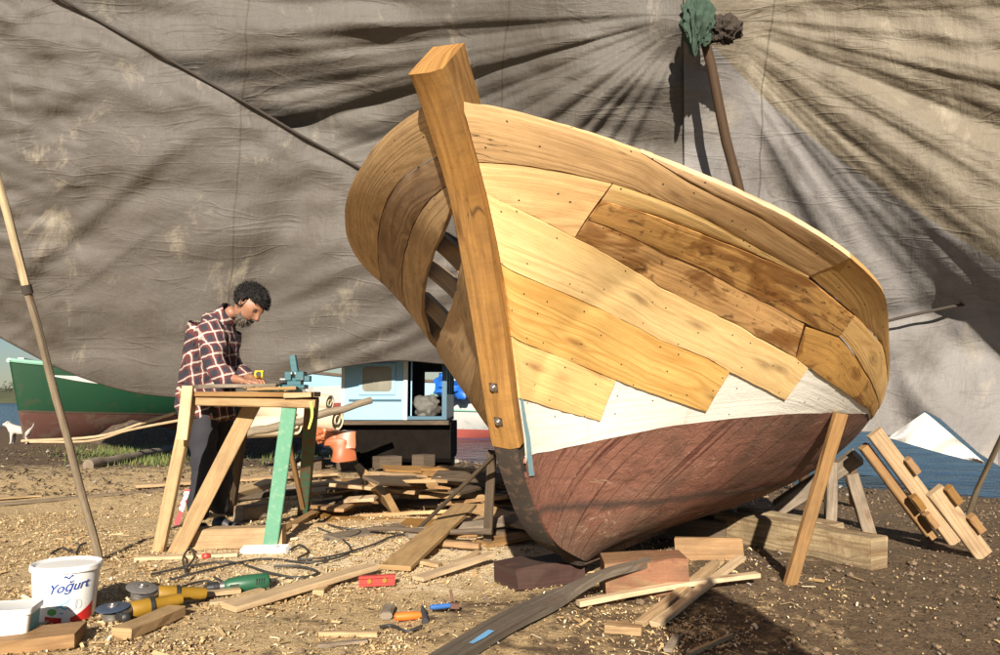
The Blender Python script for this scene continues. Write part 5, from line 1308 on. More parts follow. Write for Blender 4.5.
# head, modelled as a displaced form, same mesh as the body
HC = PX(249, 305, 4.86); pitch = R(50)
fx = Vector((math.cos(pitch), -.18, -math.sin(pitch))).normalized(); uz = Vector((math.sin(pitch), -.02, math.cos(pitch))); uz = (uz - fx * uz.dot(fx)).normalized(); sy_ = uz.cross(fx)
def hp_(x, y, z): return HC + fx * x + sy_ * y + uz * z
def headpt(d):
    x, y, z = d   # x forward, z up
    rx, ry, rz = .100, .074, .118
    X, Y_, Z_ = x * rx, y * ry, z * rz
    if z < 0: Y_ *= 1 + .30 * z * (1 if x < .2 else 1.1); X *= 1 - .10 * -z if x > 0 else 1 - .45 * -z
    fr_ = max(0, x)
    if x > 0:
        X -= .012 * math.exp(-((z - .12) / .14) ** 2) * fr_ * math.exp(-((abs(y) - .38) / .2) ** 2) * 2.0      # eye sockets
        X += .010 * math.exp(-((z - .32) / .12) ** 2) * fr_ ** 2                                               # brow
        X += .034 * math.exp(-(y / .13) ** 2) * math.exp(-((z + .16) / .14) ** 2) * fr_ ** 3                     # nose
        X += .014 * math.exp(-(y / .10) ** 2) * math.exp(-((z - .02) / .16) ** 2) * fr_ ** 3
        X += .010 * math.exp(-(y / .25) ** 2) * math.exp(-((z + .46) / .08) ** 2) * fr_                          # lips
        X -= .006 * math.exp(-(y / .22) ** 2) * math.exp(-((z + .53) / .025) ** 2) * fr_
        X += .016 * math.exp(-(y / .35) ** 2) * math.exp(-((z + .80) / .16) ** 2)                                # chin
    return hp_(X, Y_, Z_)
mb = MB(); rows = []
for j in range(45):
    a = math.pi * j / 44; rows.append([headpt((math.sin(a) * math.cos(2 * math.pi * i / 56), math.sin(a) * math.sin(2 * math.pi * i / 56), math.cos(a))) for i in range(56)])
mb.grid(rows, closed=True)
for sg in (-1, 1):   # ears
    er = []
    for j in range(9):
        a = math.pi * 2 * j / 9; er.append([hp_(-.006 + .016 * k_ * math.cos(a), sg * (.070 + o_), .0 + .032 * k_ * math.sin(a)) for k_, o_ in ((1.0, -.008), (1.05, .012), (.85, .018), (.55, .010), (0.05, .006))])
    er.append(er[0]); mb.grid(er)
hb = bmesh.new(); hb.from_mesh(body.data); hm_ = link_mesh('h', mb.v, mb.f, M['skin']); hb.from_mesh(hm_.data); hb.to_mesh(body.data); hb.free(); bpy.data.objects.remove(hm_)
body.data.polygons.foreach_set('use_smooth', [True] * len(body.data.polygons))
for sg in (-1, 1):
    mb = MB(); mb.lathe(hp_(.0755, sg * .030, .014), [(0, .009), (.006, .007), (.009, 0), (.006, -.006), (0, -.009)], 12, axis=fx); e_ = mb.build('eye', plain('eye_dark', (.06, .045, .04), .3), pe, smooth=True)
# hair: a lumpy mass plus many small curls
def hairmass(name, cen, rx, ry, rz, mat, n, seed, cut, size, noisek=.25):
    rnd = random.Random(seed); mb = MB(); rows = []
    for j in range(23):
        a = math.pi * j / 22; r = []
        for i in range(34):
            d = Vector((math.sin(a) * math.cos(2 * math.pi * i / 34), math.sin(a) * math.sin(2 * math.pi * i / 34), math.cos(a))); f = cut(d) * (1 + noisek * 1.4 * noise.noise(d * 3.1 + Vector((seed, 0, 0))) + .12 * noise.noise(d * 9))
            r.append(hp_(cen[0] + d.x * rx * f, cen[1] + d.y * ry * f, cen[2] + d.z * rz * f))
        rows.append(r)
    mb.grid(rows, closed=True)
    for k in range(n):
        d = Vector((rnd.gauss(0, 1), rnd.gauss(0, 1), rnd.gauss(0, 1))).normalized(); f = cut(d)
        if f < .9: continue
        p = hp_(cen[0] + d.x * rx * f * 1.0, cen[1] + d.y * ry * f * 1.0, cen[2] + d.z * rz * f * 1.0); o_ = (p - hp_(*cen)).normalized(); tg = o_.cross(Vector((rnd.uniform(-1, 1), rnd.uniform(-1, 1), rnd.uniform(-1, 1)))).normalized()
        L = size * rnd.uniform(.5, 1.3); w_ = size * .12
        rr = []
        for q in range(4):
            c_ = p + o_ * (L * q / 3) * .8 + tg * (L * .45 * math.sin(q * 1.2 + rnd.random())); s2 = o_.cross(tg) * w_ * (1 - q / 4); rr.append([c_ - s2, c_ + s2])
        mb.grid(rr)
    return mb.build(name, mat, pe, smooth=False)
hairmass('hair', (-.014, 0, .038), .106, .086, .090, M['hair'], 2600, 5, lambda d: 1.08 if (d.x < .62 or d.z > .25) and not (d.x > .15 and d.z < .1) and d.z > -.85 else .55, .024)
hairmass('beard', (.052, 0, -.078), .048, .052, .048, M['beard'], 500, 8, lambda d: 1.0 if d.z < .35 else .55, .020)
mb = MB(); rows = []
for k in range(9):
    y = -.032 + .064 * k / 8; rows.append([hp_(.108 - abs(y) * .45, y, -.040), hp_(.118 - abs(y) * .5, y, -.050), hp_(.108 - abs(y) * .45, y, -.060)])
mb.grid(rows); mb.build('moustache', M['hair'], pe, smooth=True)
# shirt
def fold(k, amp):
    def f(co, n): return co + n * amp * (noise.noise(Vector((co.x * k, co.y * k, co.z * k * 1.6))) + .5 * noise.noise(co * k * 2.3))
    return f
hem1 = PX(207, 414, 4.96); hem0 = PX(206, 421, 4.96)
cuffN = wrN.lerp(elN, .18); cuffF = wrF.lerp(elF, .15)
V, E, Rr = chain([[(hem0, (.205, .18)), (hem1, (.205, .18)), (waist, (.195, .175)), (chest, (.19, .175)), (uch, (.138, .15)), (neck0.lerp(uch, .35), (.11, .12)), (neck0, (.082, .085)), (neck0.lerp(neck1, .35), (.066, .066))],
                  [(uch, (.15, .145)), (shN, .088), (shN.lerp(elN, .5), .078), (elN, .070), (elN.lerp(wrN, .5), .060), (cuffN, .046)],
                  [(uch, (.15, .145)), (shF, .088), (shF.lerp(elF, .5), .072), (elF, .062), (elF.lerp(wrF, .5), .055), (cuffF, .042)]])
sh_ = skin('shirt', V, E, Rr, M['plaid'], pe, 3, 3, fold(9, .020)); M['plaid'].use_backface_culling = False
mb = MB(); cn = neck0.lerp(neck1, .25); na = (neck1 - neck0).normalized(); mb.lathe(cn, [(.078, -.03), (.080, 0), (.084, .034), (.080, .036), (.074, .004), (.066, -.02)], 24, axis=na); mb.build('collar', M['plaid'], pe, smooth=True)
V, E, Rr = chain([[(PX(207, 396, 4.96), (.14, .13)), (pel, (.145, .14)), (hipN, .105), (hipN.lerp(knN, .5), .092), (knN, .080), (knN.lerp(anN, .5), .076), (anN + Vector((0, 0, .0)), .074)],
                  [(pel, (.145, .14)), (hipF, .105), (hipF.lerp(knF, .5), .092), (knF, .080), (knF.lerp(anF, .5), .074), (anF, .07)]])
skin('trousers', V, E, Rr, M['trousers'], pe, 2, 1, fold(11, .018))
mb = MB(); mb.tube([pel + Vector((0, 0, .035)), pel + Vector((0, 0, .0))], .01, 8)
for an, dx_ in ((anN, .0), (anF, .0)):
    g0 = Vector((an.x, an.y, ground_z(an.x, an.y)))
    V, E, Rr = chain([[(g0 + Vector((-.05, .01, .045)), .042), (g0 + Vector((.0, 0, .05)), .045), (g0 + Vector((.09, -.01, .035)), .038), (g0 + Vector((.17, -.02, .028)), .028)], [(g0 + Vector((0, 0, .05)), .045), (g0 + Vector((0, 0, .12)), .042)]])
    skin('shoe', V, E, Rr, M['shoe'], pe, 2, 1)
# tape measure held in the far hand
tp_ = wrF + Vector((.07, -.075, .028)); tm_ = empty('tape_measure', tp_); tag(tm_, 'yellow tape measure with a black centre held in his hand', 'tape measure'); M['tape_yellow'] = plain('tape_yellow', (.80, .55, .02), .35)
mb = MB(); mb.bar(tp_ + Vector((-.026, 0, 0)), tp_ + Vector((.026, 0, 0)), .03, .046, (0, -.1, 1), ch=.012); mb.build('case', M['tape_yellow'], tm_)
mb = MB(); mb.lathe(tp_ + Vector((0, -.0155, 0)), [(0, .002), (.017, .002), (.018, 0)], 18, axis=(0, -1, 0)); mb.build('badge', M['black'], tm_)
# ------------------------------------------------------------------ things beyond the tarpaulin
def small_boat(root, stem, dirv, L, beam_, zs, zb, mats, wl=.45, rail=None):
    """stem point on the ground plane, direction bow->stern, sheer heights (bow, mid, stern)"""
    d = Vector(dirv).normalized(); nrm = Vector((d.y, -d.x, 0)); nx_, nz_ = 40, 16
    def hp2(f, v, sd, off=0.0):
        b = beam_ / 2 * min(1, (1 - (1 - min(1, f / .45)) ** 2.1)) * (1 - .18 * max(0, f - .6) / .4)
        zt_ = zs[0] + (zs[1] - zs[0]) * min(1, f / .55) ** .8 + (zs[2] - zs[1]) * max(0, (f - .55) / .45) ** 2
        full = .35 + 1.1 * min(1, f / .5); g = (1 - (1 - v) ** (1.2 + full * 1.6)) ** (1 / (.9 + full * .3)) if v > 0 else 0
        rake = (1 - v) * .16 * L * .35 * max(0, 1 - f / .5)
        z = zb + (zt_ - zb) * v; return stem + d * (f * L + rake) + nrm * sd * (b * g + .03 + off) + Vector((0, 0, z))
    for nm, v0, v1, mt in (('bottom', 0, wl, mats[1]), ('topside', wl, 1, mats[0])):
        mb = MB()
        for sd in (-1, 1):
            mb.grid([[hp2((i / nx_) ** 1.4, v0 + (v1 - v0) * j / nz_, sd) for i in range(nx_ + 1)] for j in range(nz_ + 1)], [[(i / nx_ * L, j * .08) for i in range(nx_ + 1)] for j in range(nz_ + 1)], flip=sd > 0)
        tr0 = [hp2(1, v0 + (v1 - v0) * j / nz_, -1) for j in range(nz_ + 1)]; tr1 = [hp2(1, v0 + (v1 - v0) * j / nz_, 1) for j in range(nz_ + 1)]
        mb.grid([tr0, tr1]); mb.grid([[hp2(0, v0 + (v1 - v0) * j / nz_, -1) for j in range(nz_ + 1)], [hp2(0, v0 + (v1 - v0) * j / nz_, 1) for j in range(nz_ + 1)]])
        mb.build(nm, mt, root, smooth=True)
    mb = MB(); mb.grid([[hp2(i / nx_, .93, -1) for i in range(nx_ + 1)], [hp2(i / nx_, .93, 1) for i in range(nx_ + 1)]]); mb.build('deck', mats[2], root)
    if rail:
        for sd in (-1, 1): mb = MB(); mb.tube([hp2((i / nx_) ** 1.2, 1.0, sd, .0) for i in range(nx_ + 1)], .045, 8); mb.build('rail', rail, root, smooth=True)
    return hp2
M['boat_green'] = painted('green_hull_paint', (.008, .045, .02), (.012, .062, .028), (.06, .05, .03), worn=.22, scale=3, rough=.5)
M['boat_red'] = painted('dull_red_antifouling', (.11, .042, .030), (.08, .034, .025), (.12, .08, .055), worn=.5, scale=3, rough=.8, bump=.6)
M['boat_white'] = painted('white_hull_paint', (.62, .61, .57), (.54, .53, .5), (.3, .25, .2), worn=.2, scale=3)
M['pale_green_rail'] = plain('pale_green_rail', (.22, .45, .33), .5); M['deck_grey'] = plain('deck', (.3, .29, .26), .7)
gb = Vector((-9.35, 14.3, 0)); b1_ = empty('boat', gb); tag(b1_, 'green fishing boat with dull red bottom hauled out beyond the tarpaulin at left', 'boat', 'boats ashore and afloat beyond the yard')
h2_ = small_boat(b1_, gb, (.42, .90, 0), 7.2, 2.5, (1.62, 1.30, 1.35), -.05, (M['boat_green'], M['boat_red'], M['deck_grey']), .42, M['pale_green_rail'])
mb = MB(); mb.grid([[h2_(.075 + .17 * i / 12, .86 + .035 * math.sin(math.pi * (.06 + .88 * i / 12)) * k - .045 * i / 12, 1, .012) for i in range(13)] for k in (-1, -.3, .3, 1)]); mb.build('name_board', M['boat_white'], b1_)
mb = MB(); mb.grid([[h2_((i / 30) ** 1.2, .42 + .012 * k, 1, .008) for i in range(31)] for k in (-1, 1)]); mb.build('waterline_stripe', M['board_dark'], b1_)
mb = MB(); mb.bar(h2_(.06, 1.0, -1) + Vector((0, 0, .1)), h2_(.2, 1.0, -1) + Vector((.1, 0, .1)), .12, .06); mb.bar(h2_(.1, 1.0, 1) + Vector((0, .2, .06)), h2_(.3, 1.0, 1) + Vector((0, .2, .02)), .10, .05); mb.build('deck_gear', M['boat_white'], b1_)
mb = MB(); mb.box(h2_(.55, .62, 1, .02), (.5, .12, .10)); mb.build('hull_opening', M['black'], b1_)
for f_ in (.3, .62): 
    p = gb + Vector((.42, .90, 0)).normalized() * 7.2 * f_; mb = MB(); mb.bar(p + Vector((-.9, .4, .06)), p + Vector((.9, -.4, .06)), .25, .22); mb.build('cradle', M['board_old'], b1_)
rb = Vector((-9.3, 19.2, 0)); b2_ = empty('boat', rb); tag(b2_, 'red-hulled boat with white topside half hidden behind the green boat', 'boat', 'boats ashore and afloat beyond the yard')
small_boat(b2_, rb, (.75, .66, 0), 6.0, 2.2, (1.5, 1.2, 1.3), -.05, (M['boat_white'], plain('brick_red_paint', (.36, .08, .06), .6), M['deck_grey']), .62)
# white boat afloat right behind the cabin
wbp = Vector((-2.75, 22.3, 0)); b3_ = empty('boat', wbp); tag(b3_, 'white boat with pale green rails, red waterline and small wheelhouse afloat behind the bow', 'boat', 'boats ashore and afloat beyond the yard')
h3_ = small_boat(b3_, wbp, (1, .12, 0), 10.5, 3.4, (1.03, .86, .94), -.55, (M['boat_white'], plain('salmon_waterline', (.50, .12, .09), .6), M['deck_grey']), .36, M['pale_green_rail'])
mb = MB(); mb.tube([h3_((i / 30) ** 1.2, .72, 1, .02) for i in range(31)], .03, 8); mb.build('rubbing_strake', M['pale_green_rail'], b3_, smooth=True)
wc = wbp + Vector((2.3, .9, 1.22)); mb = MB(); mb.box(wc, (1.7, 1.0, .95), ch=.03); wh_ = mb.build('wheelhouse', M['boat_white'], b3_)
mb = MB(); mb.box(wc + Vector((.05, 0, .51)), (2.0, 1.3, .08)); mb.build('roof', M['pale_green_rail'], b3_)
M['dark_glass'] = plain('dark_glass', (.05, .06, .06), .15)
for q in (-.3, .28):
    mb = MB(); mb.box(wc + Vector((q, -.50, .08)), (.36, .03, .32)); w_ = mb.build('window', M['boat_white'], wh_); w_.location = (0, 0, 0)
    mb = MB(); mb.box(wc + Vector((q, -.515, .08)), (.28, .03, .24)); w2 = mb.build('pane', M['dark_glass'], wh_); w2.location = (0, 0, 0)
for q in (1.2, 3.2, 5.0): mb = MB(); mb.tube([wbp + Vector((q, -1.2, .75)), wbp + Vector((q, -1.22, 1.2))], .02, 8); mb.build('stanchion', M['boat_white'], b3_, smooth=True)
M['blue_tarp'] = plain('bright_blue_tarp', (.015, .13, .55), .4, var=.3, scale=3, bump=.5)
c_ = at(457, 384, 21.2); rag('cover', c_, .62, .4, .42, M['blue_tarp'], 'bright blue plastic cover bunched over gear beside the blue cabin', 14, 'cover')
# pale blue boat far left of the cabin
pb = Vector((-7.6, 24.0, -.1)); b4_ = empty('boat', pb); tag(b4_, 'pale blue boat with a round porthole seen between bench and cabin', 'boat', 'boats ashore and afloat beyond the yard')
M['pale_blue'] = painted('pale_blue_paint', (.22, .38, .50), (.26, .42, .54), (.35, .3, .25), worn=.15, scale=4)
h4_ = small_boat(b4_, pb, (1, -.12, 0), 8.7, 3.0, (2.05, 1.5, 1.25), -.4, (M['pale_blue'], M['boat_red'], M['deck_grey']), .3)
mb = MB(); mb.tube([h4_((i / 30) ** 1.2, 1.0, 1, .0) for i in range(31)], .05, 8); mb.build('rail', M['board_dark'], b4_, smooth=True)
for f_ in (.30, .5): c_ = h4_(f_, .72, 1, .02); mb = MB(); mb.lathe(c_, [(0, .01), (.10, .01), (.13, .03), (.15, 0)], 20, axis=(0.05, -1, 0)); mb.build('porthole', M['black'], b4_)
# ---- blue wheelhouse on its dark hull
M['cab_blue'] = painted('light_blue_cabin_paint', (.20, .39, .53), (.24, .44, .57), (.40, .38, .33), worn=.12, scale=5, rough=.5)
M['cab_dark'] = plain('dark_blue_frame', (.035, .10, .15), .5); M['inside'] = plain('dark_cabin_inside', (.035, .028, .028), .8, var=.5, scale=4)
def blackhull():
    m, t, b = newmat('black_hull'); pos = t.n.new('ShaderNodeNewGeometry').outputs['Position']; n = t.noise(pos, 6, 5, .7); setc(t, b, t.mix(n, (.003, .003, .003), (.018, .014, .011)), 1.0, normal=t.bump(n, .6, .02), spec=.05); return m
Yc = 9.6; x0, x1, x2 = (345 - 500) / 750 * Yc, (404 - 500) / 750 * Yc, (447 - 500) / 750 * Yc; zc0, zc1 = .62, 1.75
cb = empty('boat_cabin', Vector(((x0 + x2) / 2, Yc, 0))); tag(cb, 'light blue wheelhouse with one rounded window and an open doorway on a dark hull', 'cabin')
def cbx(name, lo, hi, mat, ch=.006, parent=cb):
    c = [(a + b) / 2 for a, b in zip(lo, hi)]; d = [b - a for a, b in zip(lo, hi)]; mb = MB(); mb.box(c, d, ch=ch); o = mb.build(name, mat, cb)
    if parent is not cb: o.parent = parent; o.location = (0, 0, 0)
    return o
wx0, wx1 = (363 - 500) / 750 * Yc, (392 - 500) / 750 * Yc; wz0, wz1 = .98, 1.30
fw_ = cbx('front_panel', (x0, Yc, zc0), (x1, Yc + .05, zc1), M['cab_blue'])
cbx('window_frame', (wx0 - .045, Yc - .018, wz0 - .045), (wx1 + .045, Yc - .001, wz1 + .045), M['cab_blue'], .006, fw_)
mb = MB(); rr_ = []
for q in range(4):
    for k in range(5): a = math.pi / 2 * (q + k / 4); rr_.append(Vector(((wx1 - .05 if q in (0, 3) else wx0 + .05) + .05 * math.cos(a), Yc - .0205, (wz1 - .05 if q in (0, 1) else wz0 + .05) + .05 * math.sin(a))))
mb.face(list(reversed(rr_))); o = mb.build('window_pane', plain('dusty_glass', (.17, .16, .12), .3, var=.45, scale=6), cb); o.parent = fw_; o.location = (0, 0, 0)
cbx('ledge', (x0 + .06, Yc - .022, .86), (x1 - .03, Yc - .001, .885), M['cab_dark'])
cbx('side_panel_strip', (x0 - .04, Yc - .01, zc0), (x0, Yc + .06, zc1), M['boat_white'])
cbx('door_post', (x1, Yc - .02, zc0), (x1 + .05, Yc + .05, zc1), M['boat_white']); cbx('door_post', (x1 + .09, Yc - .0, zc0), (x1 + .105, Yc + .03, zc1), M['cab_blue'])
cbx('corner_post', (x2 - .06, Yc - .01, zc0), (x2, Yc + .06, zc1), M['cab_dark']); cbx('front_rail', (x1 + .05, Yc - .01, zc0), (x2 - .06, Yc + .04, zc0 + .05), M['cab_dark'])
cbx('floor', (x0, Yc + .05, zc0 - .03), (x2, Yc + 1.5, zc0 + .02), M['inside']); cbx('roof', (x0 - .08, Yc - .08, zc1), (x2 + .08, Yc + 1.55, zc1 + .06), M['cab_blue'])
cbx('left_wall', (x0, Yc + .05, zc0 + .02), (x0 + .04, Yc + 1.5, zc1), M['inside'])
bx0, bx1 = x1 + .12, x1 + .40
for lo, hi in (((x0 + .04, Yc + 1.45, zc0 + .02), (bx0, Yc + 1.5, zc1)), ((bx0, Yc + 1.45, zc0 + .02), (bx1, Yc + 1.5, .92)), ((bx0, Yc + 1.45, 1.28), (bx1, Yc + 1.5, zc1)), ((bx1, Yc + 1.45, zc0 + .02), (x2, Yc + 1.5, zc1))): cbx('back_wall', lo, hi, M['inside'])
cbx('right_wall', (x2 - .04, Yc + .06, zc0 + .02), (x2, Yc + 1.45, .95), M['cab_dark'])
for q in (.5, 1.0): cbx('side_post', (x2 - .05, Yc + q, .95), (x2, Yc + q + .06, zc1), M['cab_dark'])
rag('sack', Vector((x1 + .28, Yc + .25, .78)), .17, .2, .17, plain('grey_sheet', (.12, .115, .10), .8), 'grey sheet heaped in the open doorway of the blue cabin', 31, 'sack', rough=.3)
mb = MB(); mb.box((-1.38, Yc + .8, .33), (1.50, 1.4, .50), ch=.05); mb.build('hull_block', blackhull(), cb)
for i, (xx, w_) in enumerate(((-2.3, .22), (-1.9, .25), (-1.4, .3), (-.95, .2))): mb = MB(); mb.box((xx, Yc - .18, .07 + .02 * i), (w_, .2, .14), rot=.3 * i); tag(mb.build('block', M['board_dark'], origin=(xx, Yc - .18, 0)), 'dark wooden block lying against the black hull under the cabin', 'block', 'blocks under the blue cabin')
cbx('belting', (x0 - .3, Yc - .06, .56), (x2 + .03, Yc + .0, .615), M['board_dark'])
mb = MB(); mb.box((-2.62, Yc + .2, .42), (.9, .3, .05), rot=.1); tag(mb.build('board', M['board_dark'], origin=(-2.62, Yc + .2, .4)), 'dark board lying level left of the cabin above the orange plastic', 'board')
# debris in front of the cabin
rnd = random.Random(2)
for k in range(26):
    p = gz(rnd.uniform(365, 455), rnd.uniform(456, 464)); r = rnd.uniform(.03, .075)
    rag('stone', p + Vector((0, 0, r * .5)), r * 1.3, r, r * .7, plain('pale_stone', (.30, .27, .22), .9) if k == 0 else bpy.data.materials['pale_stone'], 'pale stone in the rubble at the foot of the blue cabin', 60 + k, 'stone', rough=.3)['group'] = 'stones below the blue cabin'
for k in range(22):
    p = gz(rnd.uniform(276, 330), rnd.uniform(452, 468)); r = rnd.uniform(.03, .085)
    rag('stone', p + Vector((0, 0, r * .5)), r * 1.3, r, r * .7, bpy.data.materials['pale_stone'], 'pale stone in the rubble behind the dark green bench leg', 90 + k, 'stone', rough=.3)['group'] = 'stones behind the bench'
M['orange_plastic'] = plain('orange_plastic', (.36, .105, .04), .4, var=.25, scale=6, bump=.6)
g0 = at(345, 455, 8.9); sh_o = empty('sheet', g0); tag(sh_o, 'crumpled orange plastic sheet folded up left of the blue cabin', 'plastic sheet')
def lump(a, b, w_, h_, nm, seed):
    rows = []
    for k in range(13):
        f = k / 12; c_ = a.lerp(b, f); r = []
        for q in range(16):
            an = 2 * math.pi * q / 16; sq_ = (abs(math.cos(an)) ** 3 + abs(math.sin(an)) ** 3) ** (-1 / 3); p_ = c_ + Vector((math.cos(an) * w_ * sq_, math.sin(an) * h_ * sq_, 0)) * (1 if 0 < k < 12 else .55)
            r.append(p_ + Vector((1, .6, .4)) * .07 * noise.noise(p_ * 6 + Vector((seed, 0, 0))))
        rows.append(r)
    mb = MB(); mb.grid(rows, closed=True); mb.face(list(reversed(rows[0]))); mb.face(rows[-1]); return mb.build(nm, M['orange_plastic'], sh_o, smooth=True)
lump(g0 + Vector((-.02, 0, -.09)), g0 + Vector((-.05, .02, .22)), .15, .12, 'folded_base', 1); lump(g0 + Vector((-.13, -.02, .10)), g0 + Vector((-.17, .02, .30)), .09, .10, 'upright_fold', 4); lump(g0 + Vector((.04, -.02, .06)), g0 + Vector((.02, .03, .29)), .11, .10, 'upright_fold', 7)
rag('sheet', at(322, 434, 9.1), .16, .12, .10, M['orange_plastic'], 'smaller fold of orange plastic behind the crumpled sheet', 44, 'plastic sheet')
M['roll'] = plain('beige_roll', (.55, .46, .32), .7, var=.12, scale=6, bump=.3)
def roll(a, b, r, label): mb = MB(); a, b = Vector(a), Vector(b); mb.tube([a, a.lerp(b, .5), b], [r, r * 1.02, r], 20, cap=False); mb.tube([b, a], [r * .45, r * .45], 16, cap=False); o = mb.build('roll', M['roll'], smooth=True, origin=a); s_ = o.modifiers.new('t', 'SOLIDIFY'); s_.thickness = .012; tag(o, label, 'roll')
roll(at(262, 412, 9.4), at(338, 420, 9.0), .13, 'upper beige roll of sheeting lying behind the bench')
roll(at(240, 428, 9.3), at(296, 424, 9.0), .13, 'lower beige roll of sheeting nearer the man')
roll(at(285, 398, 9.7), at(330, 403, 9.5), .10, 'thin beige roll on top of the other rolls')
M['net'] = painted('brown_fishing_net', (.045, .032, .024), (.08, .055, .038), (.15, .10, .06), worn=.5, scale=24, rough=.95, bump=1.5)
def heap(name, c, rx, ry, h, mat, label, seed, cat='net heap'):
    rows = []
    for j in range(23):
        r = []
        for i in range(40):
            a = 2 * math.pi * i / 40; f = j / 22; rr = f * (1 + .25 * noise.noise(Vector((math.cos(a), math.sin(a), seed)))); z = h * (1 - f ** 2.0) * (1 + .5 * noise.noise(Vector((math.cos(a) * f * 2.5, math.sin(a) * f * 2.5, seed)))) + .03 * noise.noise(Vector((math.cos(a) * f * 9, math.sin(a) * f * 9, seed)))
            r.append(Vector(c) + Vector((math.cos(a) * rx * rr, math.sin(a) * ry * rr, z - .03 * f)))
        rows.append(r)
    mb = MB(); mb.grid(rows, closed=True, flip=True); return tag(mb.build(name, mat, smooth=True, origin=c), label, cat)
heap('fishing_net', gz(275, 452), .95, .6, .34, M['net'], 'brown fishing net heaped behind the bench', 3)
heap('fishing_net', gz(138, 443), 1.1, .7, .40, M['net'], 'dark fishing net heaped left of the man below the green boat', 7)
lumber('board', gz(92, 436) + Vector((0, 0, .30)), gz(122, 437) + Vector((0, 0, .34)), .25, .08, M['board_orange'], 'orange boards on the net heap below the green boat', 'board')
rope('rope', [at(22, 441, 11.5), at(95, 437, 11), at(140, 424, 10.5), at(175, 413, 10)], .022, M['board_pale'], 'pale mooring rope rising past the green boat bow to the net')
rope('rope', [at(30, 442, 11.2), at(90, 441, 10.8), at(130, 430, 10.2), at(182, 420, 9.6)], .018, M['board_pale'], 'second pale rope just below the first at left')
# tufts of grass behind the bench
rnd = random.Random(9); mb = MB(); gm = chipmat('grass_blades', [(0, (.05, .08, .02)), (.5, (.10, .14, .03)), (1, (.22, .22, .07))], .8)
for (cx_, cy_, rx, ry, n_) in ((120, 455, 60, 9, 1500), (290, 455, 50, 8, 900), (160, 462, 40, 6, 600)):
    for k in range(n_):
        p = gz(cx_ + rnd.gauss(0, 1) * rx * .5, min(475, max(447, cy_ + rnd.gauss(0, 1) * ry * .5))); h_ = rnd.uniform(.03, .11); a_ = rnd.uniform(0, 6.28); d = Vector((math.cos(a_), math.sin(a_), 0)) * .006; l_ = Vector((rnd.uniform(-.03, .03), rnd.uniform(-.03, .03), h_))
        mb.face([p - d, p + d, p + l_])
o = mb.build('grass', gm); o['kind'] = 'stuff'
# little white dog
dc = gz(19, 444); dc = Vector((dc.x, dc.y, dc.z)); s = 1.0
dg_ = empty('dog', dc); tag(dg_, 'small white dog standing near the water below the green boat bow', 'dog'); M['fur'] = plain('white_fur', (.42, .38, .34), .9, var=.15, scale=30, bump=.5)
D = lambda x, y, z: dc + Vector((x, y, z)) * s
ch_ = [[(D(.16, 0, .26), .075), (D(.02, 0, .27), .070), (D(-.12, 0, .28), .082), (D(-.20, 0, .34), .05), (D(-.25, 0, .39), .052), (D(-.31, 0, .375), .028), (D(-.345, 0, .37), .018)], [(D(.16, 0, .26), .075), (D(.24, 0, .33), .018), (D(.27, 0, .40), .010)]]
for sg in (-1, 1):
    ch_ += [[(D(.16, 0, .26), .075), (D(.17, sg * .05, .19), .042), (D(.14, sg * .055, .135), .026), (D(.20, sg * .055, .075), .017), (D(.185, sg * .055, .015), .017), (D(.155, sg * .055, .012), .014)],
            [(D(-.12, 0, .28), .082), (D(-.13, sg * .045, .17), .030), (D(-.125, sg * .05, .09), .019), (D(-.13, sg * .05, .015), .018), (D(-.16, sg * .05, .012), .014)], [(D(-.25, 0, .39), .052), (D(-.235, sg * .035, .43), .018), (D(-.225, sg * .05, .40), .010)]]
V, E, Rr = chain(ch_); skin('body', V, E, Rr, M['fur'], dg_, 2, 1)
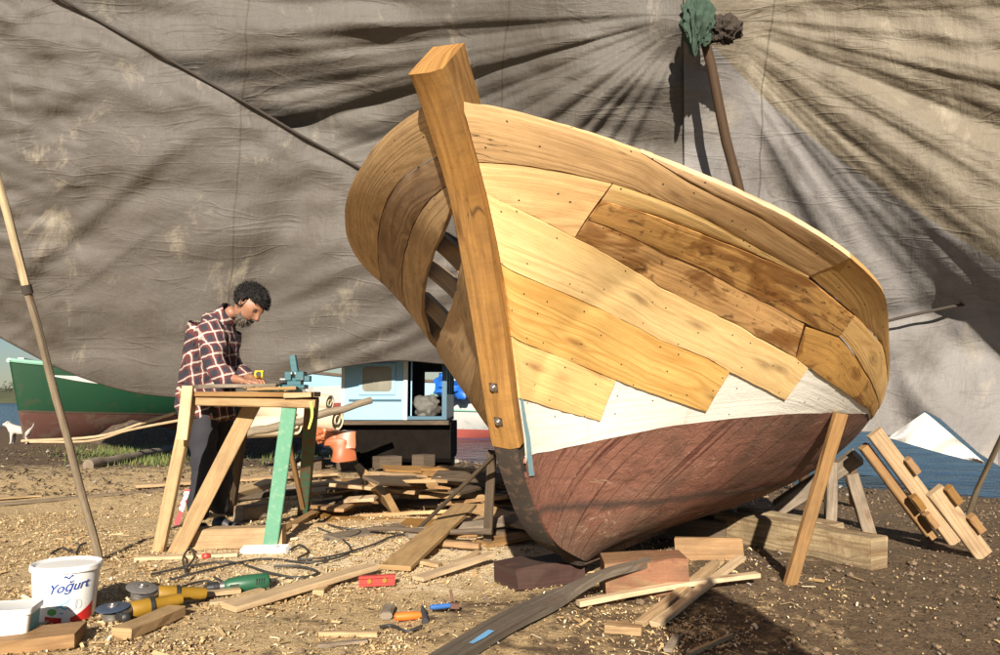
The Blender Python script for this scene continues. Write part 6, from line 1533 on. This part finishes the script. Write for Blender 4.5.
for sg in (-1, 1): mb = MB(); mb.lathe(D(-.283, sg * .026, .40), [(0, .006), (.006, .003), (.006, -.003), (0, -.006)], 8); mb.build('eye', M['black'], dg_)
mb = MB(); mb.lathe(D(-.362, 0, .375), [(0, .010), (.010, .004), (.010, -.004), (0, -.010)], 8); mb.build('nose', M['black'], dg_)
# unseen post with bundles beside the camera, added only to shade the right foreground
sb_ = empty('shadow_caster', Vector((.72, -.12, 0))); tag(sb_, 'unseen post with bundles, added to cast the shadow on the right foreground', 'shadow_caster')
mb = MB(); mb.tube([Vector((.72, -.12, -.1)), Vector((.72, -.12, 1.38))], .04, 10); mb.build('shaft', M['pole_grey'], sb_, smooth=True)
q_ = rag('shadow_bundle', Vector((.72, -.12, 1.30)), .24, .16, .30, M['rag_brown'], 'x', 77, 'x', .2); q_.location = q_.location - sb_.location; q_.parent = sb_
for k_ in ('label', 'category'): del q_[k_]
q_ = rag('shadow_bundle', Vector((.76, -.12, .72)), .30, .20, .42, M['rag_brown'], 'x', 78, 'x', .2); q_.location = q_.location - sb_.location; q_.parent = sb_
for k_ in ('label', 'category'): del q_[k_]
# ------------------------------------------------------------------ light
w = bpy.data.worlds.new('World'); sc.world = w; w.use_nodes = True
wt_ = w.node_tree; bg = wt_.nodes['Background']; sky = wt_.nodes.new('ShaderNodeTexSky'); sky.sky_type = 'NISHITA'; sky.sun_disc = False
EL = R(24); sundir = Vector((.05, 1, 0)).normalized() * math.cos(EL) - Vector((0, 0, math.sin(EL)))
sky.sun_elevation = EL; sky.sun_rotation = math.atan2(-sundir.x, -sundir.y); sky.air_density = 1.1; sky.dust_density = .3; sky.ozone_density = 4
wt_.links.new(sky.outputs[0], bg.inputs[0]); bg.inputs[1].default_value = .037
sl = bpy.data.lights.new('sun', 'SUN'); sl.energy = 5.0; sl.angle = R(.55); sl.color = (1, .90, .76)
so = bpy.data.objects.new('sun', sl); col.objects.link(so); so.rotation_euler = sundir.to_track_quat('-Z', 'Y').to_euler(); so.location = (0, -5, 6)
sc.view_settings.view_transform = 'Standard'; sc.view_settings.look = 'None'; sc.view_settings.gamma = 1; sc.view_settings.exposure = .95
